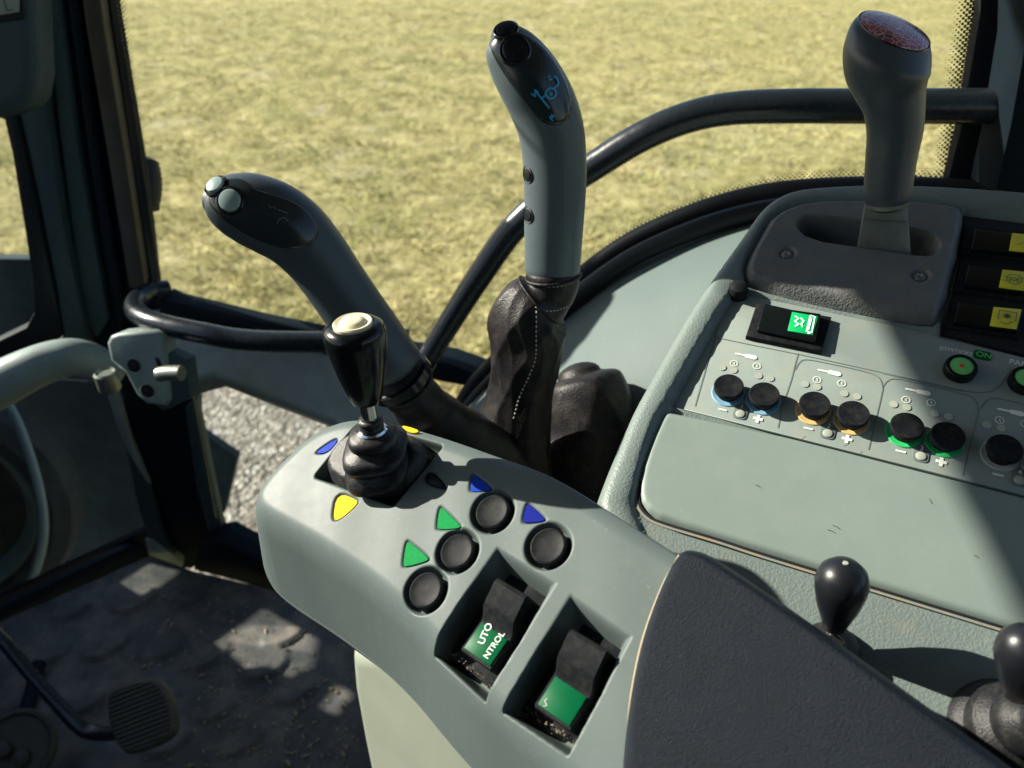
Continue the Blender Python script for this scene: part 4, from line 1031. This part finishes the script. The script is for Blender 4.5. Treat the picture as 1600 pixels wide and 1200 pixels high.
# the head: rings tilt towards the camera so its top shows
def tilt_top():
    n = len(lf3.R); top = nrm([.20, -.30, .92])
    for i in range(n):
        f_ = 1 - sstep(np.array((i / (n - 1)) / .75)); T = nrm(lf3.T[i] * (1 - f_) + (-top) * f_)
        S = nrm(RT - T * (T @ RT)); B = np.cross(S, T); B = -B if B @ (lf3.R[i, :3] - CAM) > 0 else B
        lf3.T[i] = T; lf3.S[i] = S; lf3.B[i] = B
    return top
top = tilt_top()
lf3.mesh('grip', M['grip_shade'], L3, cap0=False)
P0 = lf3.R[0, :3] - top * .0005
rr = lf3.R[0, 3] * .99
def redmat():
    m = bpy.data.materials.new('cracked_red_lens'); m.use_nodes = True; nt = m.node_tree; N = nt.nodes; L = nt.links; b = N['Principled BSDF']
    ge = N.new('ShaderNodeNewGeometry'); v = N.new('ShaderNodeTexVoronoi'); v.feature = 'DISTANCE_TO_EDGE'; v.inputs['Scale'].default_value = 190; L.new(ge.outputs['Position'], v.inputs['Vector'])
    r = N.new('ShaderNodeMapRange'); r.inputs[1].default_value = 0; r.inputs[2].default_value = .07; L.new(v.outputs['Distance'], r.inputs[0])
    mx = N.new('ShaderNodeMix'); mx.data_type = 'RGBA'; mx.inputs[6].default_value = (.55, .44, .46, 1)
    v2 = N.new('ShaderNodeTexNoise'); v2.inputs['Scale'].default_value = 60; L.new(ge.outputs['Position'], v2.inputs['Vector'])
    cr = N.new('ShaderNodeValToRGB'); cr.color_ramp.elements[0].position = .4; cr.color_ramp.elements[0].color = (.035, .02, .05, 1); cr.color_ramp.elements[1].position = .5; cr.color_ramp.elements[1].color = (.27, .03, .06, 1)
    L.new(v2.outputs[0], cr.inputs[0]); L.new(cr.outputs[0], mx.inputs[7]); L.new(r.outputs[0], mx.inputs[0]); L.new(mx.outputs[2], b.inputs['Base Color'])
    b.inputs['Roughness'].default_value = .25; b.inputs['Coat Weight'].default_value = .5
    return m
lathe('top_lens', P0, top, [(-.004, rr), (.0, rr), (.0014, rr * .97), (.0030, rr * .8), (.0042, rr * .5), (.0046, rr * .1)], redmat(), L3, 48)
lathe('lens_ring', P0, top, [(-.003, rr * 1.00), (.0006, rr * 1.02), (.0012, rr * 1.01), (.0002, rr * .99)], M['gloss'], L3, 48)

# ================================================================ CONSOLE
c1 = np.array([.906, -.4226, 0]); a_ = math.radians(24); c2 = np.array([.4226 * math.cos(a_), .906 * math.cos(a_), math.sin(a_)])
CF = Fr(at(1135, 605, .6), c1, c2)
def sm0(pts, off):
    P = catmull(CF.uvs(pts), 5); T = np.gradient(P, axis=0); T /= np.linalg.norm(T, axis=1)[:, None]
    return P + np.stack([-T[:, 1], T[:, 0]], 1) * off
M['dustl'] = mat('dusty_edge', (.17, .20, .18), .8, dust=.9, dscale=60, dcol=(.27, .21, .13), thr=(.40, .60))
cn = thing('side_console', 'grey green side console with slotted plate, rocker switches, round knobs and long lid', 'console', tuple(CF.w(.12, 0, -.3)))
body = [(928, 800), (940, 762), (985, 650), (1030, 570), (1075, 492), (1115, 432), (1160, 370), (1190, 325), (1225, 302), (1270, 293), (1400, 288), (1600, 300), (1900, 330), (1900, 1500), (1300, 1330), (1000, 960)]
body_uv = chaikin(CF.uvs(body), 2)
PANEL = [(1152, 453), (1180, 460), (1452, 517), (1474, 525), (1820, 606), (1790, 818), (1043, 630), (1124, 490)]
panel_uv = CF.uvs(PANEL)
rec_uv = chaikin(CF.uvs([(1044, 628), (1022, 668), (1000, 740), (994, 790), (1030, 818), (1200, 872), (1600, 993), (1900, 1090), (1900, 850)]), 1)
plate_uv = chaikin(CF.uvs([(1218, 318), (1400, 316), (1500, 326), (1506, 345), (1468, 495), (1452, 512), (1178, 452), (1160, 432), (1172, 398)]), 2)
bank_uv = CF.uvs([(1506, 330), (1820, 370), (1780, 600), (1470, 522)])
kslot = [AF_ for AF_ in ()]
def conH(U, V, d):
    h = fall(d, .008, 2.0)
    # raised rounded rim along the outer edge
    h = h + .006 * np.where((d > -.026) & (d < .0), np.sqrt(np.clip(1 - ((d + .013) / .013) ** 2, 0, 1)), 0) * np.where(V > -.15, 1, sstep((V + .18) / .03))
    for q, dp, rw in ((panel_uv, .0045, .002), (rec_uv, .0035, .003), (plate_uv, .004, .003), (bank_uv, .006, .002)):
        m = np.ones(U.shape, bool); dd = sdf(np.stack([U[m], V[m]], 1), q).reshape(U.shape); h = np.minimum(h, h * 0 + np.where(dd < rw, h * 0 + h - dp * sstep((rw - dd) / rw), h))
    dd = sdf(np.stack([U.ravel(), V.ravel()], 1), CF.uvs([(1232, 340), (1475, 370), (1475, 420), (1232, 395)])).reshape(U.shape); h = np.where(dd < 0, -.06, h)
    return h
hf('body', CF, body_uv, conH, .0022, M['console'], cn, .03, skirt=.10, dfun=lambda U, V, d: np.where(d > 0, d * 2.6, d))
PN = CF.off(-.0028)
slab('control_panel', PN, [tuple(p) for p in CF.uvs(PANEL)], .002, M['panel'], cn, .0006)
lid_uv = CF.uvs([(1046, 638), (1030, 664), (1008, 722), (1000, 765), (1006, 792), (1040, 812), (1200, 862), (1600, 984), (1880, 1070), (1900, 856)])
lid_s = chaikin(lid_uv, 1)
hf('lid', CF, lid_s, lambda U, V, d: .0022 + fall(d, .0030, 2.4) + .0006 * lump(U, V, 18, 2), .0018, M['lid'], cn, .0035, skirt=.004)
ik = Ink(CF, .0007); gap = [(1001, 752), (998, 785), (1012, 806), (1040, 819), (1120, 843), (1200, 869), (1400, 930), (1600, 991), (1880, 1077)]
ik.line(sm0(gap, 0), .0020); ik.build('lid_gap', M['black'], cn)
ik = Ink(CF, .0005); ik.line(sm0(gap, -.0016), .0022); ik.build('dust_line', M['dustl'], cn)
for nm_, F_, mt_, hh, seeds in (('scuff_mark', CF, 'trim', .0026, [(1250, 690, 8, -6), (1318, 700, 9, -5), (1292, 830, 13, 6), (1300, 823, 12, 7), (1450, 782, 5, 8), (1180, 760, 6, 3), (1520, 870, 7, 4)]),):
    for (x_, y_, dx_, dy_) in seeds:
        ik = Ink(F_, hh); ik.line([F_.uv(x_, y_), F_.uv(x_ + dx_ * .6, y_ + dy_ * .4), F_.uv(x_ + dx_, y_ + dy_)], .0005); ik.build(nm_, M[mt_], cn)
# slotted plate
slot_uv = chaikin(CF.uvs([(1241, 362), (1252, 348), (1280, 349), (1347, 357), (1440, 372), (1462, 385), (1463, 402), (1450, 411), (1420, 408), (1338, 396), (1262, 384)]), 1)
scr = [CF.uv(1228, 405), CF.uv(1434, 440)]
pl_s = chaikin(CF.uvs([(1222, 324), (1400, 322), (1492, 331), (1499, 346), (1463, 490), (1450, 503), (1182, 445), (1167, 430), (1178, 400)]), 2)
def plateH(U, V, d):
    h = .009 + fall(d, .004, 2.6)
    dd = sdf(np.stack([U.ravel(), V.ravel()], 1), slot_uv).reshape(U.shape); h = h - .03 * sstep((.0015 - dd) / .005) + .0015 * sstep(1 - abs(dd - .003) / .003) * 0
    for (a, b) in scr:
        r = np.hypot(U - a, V - b); h = h - .0032 * sstep((.0088 - r) / .003)
    return h
gp, _ = hf('slotted_plate', CF, pl_s, plateH, .0011, M['gate'], cn, .005, skirt=.004)
for q in ((1228, 405), (1434, 440)):
    P = CF.at(*q, .0055)
    s_ = lathe('screw', P, CF.n, [(-.003, .0048), (.0006, .0048), (.0014, .0040), (.0019, .0022), (.0010, .0012), (.0006, .0004)], M['zinc'], gp, 24)
# steel strap of the throttle lever
sF = Fr(CF.at(1385, 398, .0), (.95, -.28, .02), (.05, .25, 1))
slabpx('strap', sF.off(.004), [(1352, 317), (1418, 322), (1424, 408), (1338, 396)], .003, M['zinc'], L3, .0006)
slabpx('strap_top', sF.off(.007), [(1352, 316), (1418, 321), (1416, 347), (1350, 342)], .003, M['zinc'], L3, .0006)
lathe('grip_ferrule', lf3.R[-1, :3] , -lf3.T[-1] * -1, [(-.002, .0158), (.002, .0158), (.004, .0150), (.005, .012)], M['zinc'], L3, 32)
# rubber stop at the panel corner
sP = CF.at(1153, 458, .0)
lathe('rubber_stop', sP, CF.n, [(-.004, .0075), (.006, .0078), (.009, .0068), (.0105, .004), (.011, .001)], M['cap'], cn, 28)
# rockers on the console
def crocker(outer, inner, split, lab_mat, parent, nm='rocker_switch', h=0, tilt=.004):
    b_ = slabpx('switch_bezel', CF, outer, .006, M['cap'], parent, .0012, h=h + .002)
    inn = CF.uvs(inner); A_, B_, C_, D_ = inn                     # left-top, right-top, right-bottom, left-bottom
    mid0 = A_ + (B_ - A_) * split; mid1 = D_ + (C_ - D_) * split
    V = [CF.w(*A_, h + .007), CF.w(*mid0, h + .0055), CF.w(*B_, h + .0068), CF.w(*C_, h + .0068), CF.w(*mid1, h + .0055), CF.w(*D_, h + .007)]
    V2 = V + [CF.w(*q, h - .002) for q in (A_, mid0, B_, C_, mid1, D_)]
    F_ = [[0, 1, 4, 5], [1, 2, 3, 4]] + [[i, (i + 1) % 6, 6 + (i + 1) % 6, 6 + i] for i in range(6)] + [[11, 10, 9, 8, 7, 6]]
    rk = fixn(obj(nm, V2, F_, M['gloss'], parent, False))
    bm = bmesh.new(); bm.from_mesh(rk.data)
    es = [e for e in bm.edges if e.calc_face_angle(0) > .8]; bmesh.ops.bevel(bm, geom=es, offset=.0011, segments=3, affect='EDGES', profile=.5)
    for f_ in bm.faces: f_.smooth = True
    bm.to_mesh(rk.data); bm.free(); auto(rk, 50)
    return rk
r0 = crocker([(1182, 476), (1299, 497), (1283, 551), (1165, 527)], [(1193, 482), (1281, 498), (1272, 541), (1182, 522)], .52, None, cn, h=0)
slabpx('label_plate', CF, [(1236, 496), (1276, 503), (1268, 532), (1229, 525)], .001, M['gglow'], r0, .0002, h=.0072)
ik = Ink(CF, .0077)
q = lambda x, y: CF.uv(x, y)
ik.line([q(1264, 502), q(1271, 504), q(1266, 529), q(1258, 527), q(1264, 502)], .0010); ik.line([q(1240, 503), q(1246, 507), q(1240, 511), q(1246, 516), q(1240, 519)], .0012); ik.line([q(1249, 506), q(1254, 511), q(1250, 515), q(1252, 520)], .0012)
ik.disc(q(1262, 529), .0012); ik.line([q(1266, 506), q(1261, 525)], .0008); ik.build('lit_symbol', M['wglow'], r0)
bk = slab('switch_bank', CF.off(-.002), [tuple(p) for p in CF.uvs([(1508, 334), (1800, 372), (1765, 592), (1474, 518), (1500, 420)])], .004, M['black'], cn, .001)
banks = [([(1508, 352), (1680, 372), (1672, 416), (1500, 396)], [(1520, 364), (1640, 376), (1634, 408), (1514, 396)], [(1578, 372), (1636, 378), (1630, 405), (1573, 399)]),
         ([(1500, 410), (1660, 432), (1650, 478), (1490, 455)], [(1510, 421), (1602, 432), (1596, 465), (1503, 452)], [(1563, 429), (1601, 433), (1595, 462), (1557, 456)]),
         ([(1488, 470), (1600, 484), (1592, 530), (1478, 512)], [(1494, 479), (1594, 490), (1586, 524), (1487, 510)], [(1549, 487), (1592, 491), (1584, 522), (1543, 516)])]
for j, (o_, i_, l_) in enumerate(banks):
    rk = crocker(o_, i_, .5, None, cn, h=-.001)
    slabpx('label_plate', CF, l_, .001, M['ylabel'], rk, .0002, h=.0060)
    ik = Ink(CF, .0066)
    if j == 0:
        ik.line([q(1582, 389), q(1588, 391), q(1594, 387)], .0006); ik.line([q(1596, 382), q(1604, 377), q(1612, 378)], .0006)
    if j == 1:
        c_ = q(1580, 445); ik.ring(c_, .0052, .0006); ik.line([q(1563, 440), q(1572, 442)], .0005); ik.line([q(1562, 446), q(1571, 448)], .0005); ik.line([q(1588, 443), q(1597, 444)], .0005); ik.line([q(1588, 449), q(1597, 450)], .0005)
        ik.ring(c_, .0016, .0008, 12); ik.line([q(1574, 441), q(1573, 450)], .0006); ik.line([q(1586, 442), q(1585, 451)], .0006)
    if j == 2:
        ik.line([q(1555, 507), q(1557, 493), q(1584, 497), q(1582, 511)], .0008); c_ = np.array(q(1569, 502))
        for a in range(8): ik.line([c_, c_ + .0030 * np.array([math.cos(a * math.pi / 4), math.sin(a * math.pi / 4)])], .0008)
        ik.disc(c_, .0018, 10); ik.line([q(1558, 511), q(1564, 514), q(1571, 514), q(1577, 511)], .0007)
    ik.build('printed_symbol', M['line'], rk)
# printed lines and symbols on the panel
PP = CF; ph = -.0024
ik = Ink(CF, ph)
sm = lambda pts: [tuple(p) for p in catmull(CF.uvs(pts), 5)]
lw_ = .0006
for l in ([(1122, 500), (1116, 530), (1106, 562), (1098, 590), (1086, 632)], [(1117, 524), (1180, 537), (1250, 551), (1320, 566), (1420, 588), (1520, 610)],
          [(1248, 549), (1243, 566), (1237, 590), (1224, 630), (1216, 666)], [(1243, 575), (1250, 563), (1262, 559), (1300, 566), (1350, 577), (1372, 585), (1380, 600), (1378, 616), (1370, 650), (1358, 700)],
          [(1380, 602), (1388, 592), (1402, 589), (1440, 597), (1500, 611), (1522, 619), (1530, 634), (1527, 655), (1518, 690), (1506, 740)],
          [(1534, 636), (1542, 624), (1556, 619), (1590, 626), (1640, 637)], [(1380, 580), (1440, 594), (1500, 607), (1540, 610), (1562, 601), (1574, 585), (1582, 570)]):
    ik.line(sm(l), lw_)
ik.build('printed_lines', M['line'], cn)
mods = [(1135, 605, 1190, 618, 'ringb', '1'), (1268, 633, 1328, 648, 'ringo', '2'), (1411, 667, 1474, 682, 'ringg', '3'), (1562, 702, 1628, 719, 'ringw', '4')]
exr = np.array(CF.uv(1411, 667)) - np.array(CF.uv(1268, 633)); exr /= np.linalg.norm(exr); eyr = np.array([-exr[1], exr[0]])
for (x1, y1, x2, y2, rg, dg) in mods:
    fk = Ink(CF, ph + .0002)
    def one(fn, nm='printed_symbol'):
        k9 = Ink(CF, ph + .0002); fn(k9); k9.build(nm, M['white'], cn)
    A_ = np.array(CF.uv(x1 + 3, y1 + 6)); B_ = np.array(CF.uv(x2 + 3, y2 + 6)); mid = (A_ + B_) / 2
    for c_ in (A_, B_):
        P = CF.w(c_[0], c_[1], ph)
        kb = lathe('push_knob', P, CF.n, [(0, .0085), (.005, .0085), (.0055, .0100), (.0065, .0112), (.0090, .0113), (.0102, .0106), (.0102, .0098), (.0094, .006), (.0091, .001)], M['cap'], cn, 40)
        lathe('colour_ring', P, CF.n, [(-.0004, .0127), (.0003, .0127), (.0006, .0121), (.0004, .0112), (.0, .0095)], M[rg], kb, 40)
    w_ = .0012
    m1 = A_ - eyr * .0165; one(lambda ik: ik.poly([m1 + exr * .0034 + eyr * w_ / 1.6, m1 - exr * .0034 + eyr * w_ / 1.6, m1 - exr * .0034 - eyr * w_ / 1.6, m1 + exr * .0034 - eyr * w_ / 1.6]))
    m1 = B_ - eyr * .0168
    one(lambda ik: ik.poly([m1 + exr * a + eyr * b for a, b in ((w_, w_), (w_, .0036), (-w_, .0036), (-w_, w_), (-.0036, w_), (-.0036, -w_), (-w_, -w_), (-w_, -.0036), (w_, -.0036), (w_, -w_), (.0036, -w_), (.0036, w_))]))
    lc = mid - eyr * .0165
    fr_ = [tuple(lc + exr * p[0] + eyr * (p[1] + .0025)) for p in rrect(.0104, .0140, .003)]
    slab('lamp_surround', CF.off(ph + .0003), fr_, .0006, M['line'], cn, .0001)
    slab('indicator_lamp', CF.off(ph + .0012), [tuple(lc + np.array(p)) for p in disc_pts(.0034)], .0012, M['faint'], cn, .0005)
    nk = Ink(CF, ph + .0006); nk.text(dg, lc + eyr * .0046 - exr * .0016, exr, .0055); nk.build('printed_number', M['white'], cn)
    cc = mid + eyr * .0385 - exr * .0085
    one(lambda ik: ik.poly([cc + exr * a + eyr * b for a, b in ((-.0090, -.0008), (-.0014, -.0009), (-.0014, -.0018), (.0060, -.0022), (.0078, -.0010), (.0078, .0010), (.0060, .0022), (-.0014, .0018), (-.0014, .0009), (-.0090, .0008), (-.0098, .0))]))
    for c_, e0, e1, ls in ((A_, .0287, -.003, (-.0105, -.0015)), (B_, .0310, -.0125, (-.009, .0))):
        k_ = c_ + eyr * e0 + exr * e1
        one(lambda ik: (ik.ring(k_, .0028, .0006, 20), ik.line([k_ + eyr * .0015, k_, k_ - eyr * .0012 + exr * .0008], .0006)))
        for e in ls: fk.disc(c_ + eyr * .0222 + exr * e, .0030, 18)
    fk.build('worn_lamp_marks', M['faint'], cn)
ik = Ink(CF, ph + .0002); ik.text('JOYSTICKS', np.array(CF.uv(1469, 543)), exr, .0047); ik.build('lettering', M['white'], cn)
ik = Ink(CF, ph + .0002); ik.text('PANEL', np.array(CF.uv(1578, 565)), exr, .0066); ik.build('lettering', M['white'], cn)
bg = np.array(CF.uv(1537, 552)); slab('on_badge', CF.off(ph + .0003), [tuple(bg + exr * p[0] + eyr * p[1]) for p in rrect(.0120, .0080, .002)], .0006, M['glabel'], cn, .0001)
ik = Ink(CF, ph + .0006); ik.text('ON', bg - exr * .0048 - eyr * .0023, exr, .0068); ik.build('lettering', M['gbutton'], cn)
for (x, y) in ((1500, 577), (1602, 596)):
    P = CF.at(x, y, ph)
    kb = lathe('round_switch', P, CF.n, [(0, .0112), (.005, .0114), (.0072, .0104), (.0074, .0086), (.0062, .0082)], M['gloss'], cn, 40)
    lathe('switch_face', P, CF.n, [(.002, .0081), (.0066, .0081), (.0070, .0072), (.0071, .002)], M['gbutton'], kb, 36)
    lathe('switch_dot', P, CF.n, [(.0070, .0018), (.0074, .0016), (.0075, .0004)], M['red'], kb, 16)

# small black knob levers on the console
k1b = CF.at(1296, 1018, .0)
def knoblever(b, top_px, label, wid, name='control_lever', bellows=None, scale=1.0):
    t = thing(name, label, 'lever', tuple(b), 'black knob levers on the console')
    lo = b; dd = None
    # point on the axis over the base that shows at top_px
    r = ray(*top_px); tt = (lo - CAM) @ FW; 
    P1 = CAM + r * (tt - .035); ax = nrm(P1 - lo); L_ = np.linalg.norm(P1 - lo)
    tk_ = ((P1 - CAM) @ FW); R = lambda w_: w_ * tk_ / FPX / 2
    s0 = L_ * .27
    lathe('rod', lo, ax, [(-.01, .004), (s0 + .005, .004)], M['steel'], t, 16)
    H1 = L_ - s0
    w_ = wid
    lathe('knob', lo, ax, [(s0, R(w_ * .30)), (s0 + H1 * .04, R(w_ * .44)), (s0 + H1 * .18, R(w_ * .58)), (s0 + H1 * .40, R(w_ * .82)), (s0 + H1 * .60, R(w_ * .96)), (s0 + H1 * .70, R(w_)), (s0 + H1 * .74, R(w_ * .99)), (s0 + H1 * .86, R(w_ * .88)), (s0 + H1 * .95, R(w_ * .60)), (s0 + H1 * .99, R(w_ * .25)), (s0 + H1, R(w_ * .06))], M['knob'], t, 48)
    return t, lo, ax, s0, R, H1, L_
t, lo, ax, s0, R, H1, L_ = knoblever(k1b, (1321, 880), 'small black knob lever beside the long lid, behind the armrest pad', 82)
lathe('boot', lo, CF.n, [(-.004, R(100)), (.003, R(96)), (.008, R(84)), (.011, R(60)), (.013, R(42)), (.016, R(36)), (.018, R(26))], M['bootd'], t, 40)
lathe('number_disc', lo + ax * (L_ + .0002), ax, [(-.001, .0016), (.0002, .0016), (.0003, .0005)], M['faint'], t, 12)
k2b = CF.at(1575, 1150, .012)
t, lo, ax, s0, R, H1, L_ = knoblever(k2b, (1604, 985), 'black knob lever on a large dusty ribbed rubber boot at the console edge', 84)
lathe('boot', lo - CF.n * .02, CF.n, [(-.01, R(196)), (.004, R(200)), (.010, R(190)), (.014, R(170)), (.016, R(150)), (.019, R(158)), (.024, R(160)), (.029, R(146)), (.032, R(110)), (.034, R(98)), (.037, R(110)), (.042, R(110)), (.048, R(92)), (.052, R(56)), (.055, R(46)), (.060, R(40))], M['bootd'], t, 56)

# ================================================================ PEDALS
pd = thing('accelerator_pedal', 'ribbed black pedal on a bent rod standing on the floor mat', 'pedal', tuple(onp(215, 1130, np.zeros(3), np.array([0, 0, 1.]))))
PdF = Fr(at(213, 1115, 1.18), nrm([.95, .05, .15]), nrm([-.18, .75, .62]))
pu = chaikin(PdF.uvs([(163, 1092), (186, 1076), (232, 1060), (248, 1068), (262, 1100), (266, 1140), (250, 1158), (205, 1178), (186, 1176), (168, 1140)]), 2)
gd = nrm(np.array(PdF.uv(230, 1062)) - np.array(PdF.uv(165, 1090)))
gp2 = np.array([-gd[1], gd[0]])
def pedH(U, V, d):
    s = U * gp2[0] + V * gp2[1]
    return fall(d, .004, 2.5) + np.where(d < -.003, -.0022 * (np.cos(s * 2 * math.pi / .0068) > .1), 0) - 1.6 * (U - U.mean()) ** 2
hf('pedal_pad', PdF, pu, pedH, .0011, M['pedal'], pd, .004, skirt=.008)
tube('pedal_rod', [at(*q_) for q_ in [(-60, 940, 1.30), (0, 996, 1.28), (45, 1050, 1.26), (95, 1105, 1.24), (122, 1134, 1.225), (145, 1145, 1.22), (175, 1146, 1.21), (200, 1140, 1.205)]], [.0100, .0105, .0105, .0108, .011, .011, .011, .011], M['tube'], pd, 20)
bp = thing('brake_pedal', 'round dusty black pedal cut off by the bottom left corner', 'pedal', tuple(onp(20, 1190, np.zeros(3), np.array([0, 0, 1.]))))
P = at(22, 1172, 1.22)
bax = nrm([.1, -.45, .9])
lathe('pedal_pad', P, bax, [(-.02, .058), (-.002, .062), (.004, .060), (.005, .055), (-.001, .050), (-.002, .02)], M['pedal'], bp, 48)
for (dx, dy) in ((-18, 0), (12, 12), (-10, 30)):
    lathe('grip_stud', at(22 + dx, 1172 + dy, 1.215), bax, [(-.004, .013), (.004, .012), (.006, .009), (.0062, .001)], M['pedal'], bp, 20)
tube('pedal_arm', [P + np.array([0, 0, -.01]), P + np.array([-.05, .08, -.06]), P + np.array([-.08, .2, -.05])], .012, M['trimd'], bp, 14)

# ================================================================ ADDED BLOCKER: unseen sheet cut to shade the rear of the console
vz = thing('shadow_blocker', 'unseen added blind hanging by the front left window above the view', 'blocker', (-.6, 1.3, 1.5))
VF_n = nrm(-TOSUN * np.array([1, 1, 0])); VO = np.array([-.62, 1.28, 1.45]); VF = Fr(VO, np.cross([0, 0, 1], VF_n), (0, 0, 1))
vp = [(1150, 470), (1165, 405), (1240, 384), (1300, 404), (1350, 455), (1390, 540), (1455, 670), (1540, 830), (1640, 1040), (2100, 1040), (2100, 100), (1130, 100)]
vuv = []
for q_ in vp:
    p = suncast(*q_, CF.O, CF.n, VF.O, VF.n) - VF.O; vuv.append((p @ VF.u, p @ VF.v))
slab('shade_sheet', VF, vuv, .004, M['black'], vz, 0)
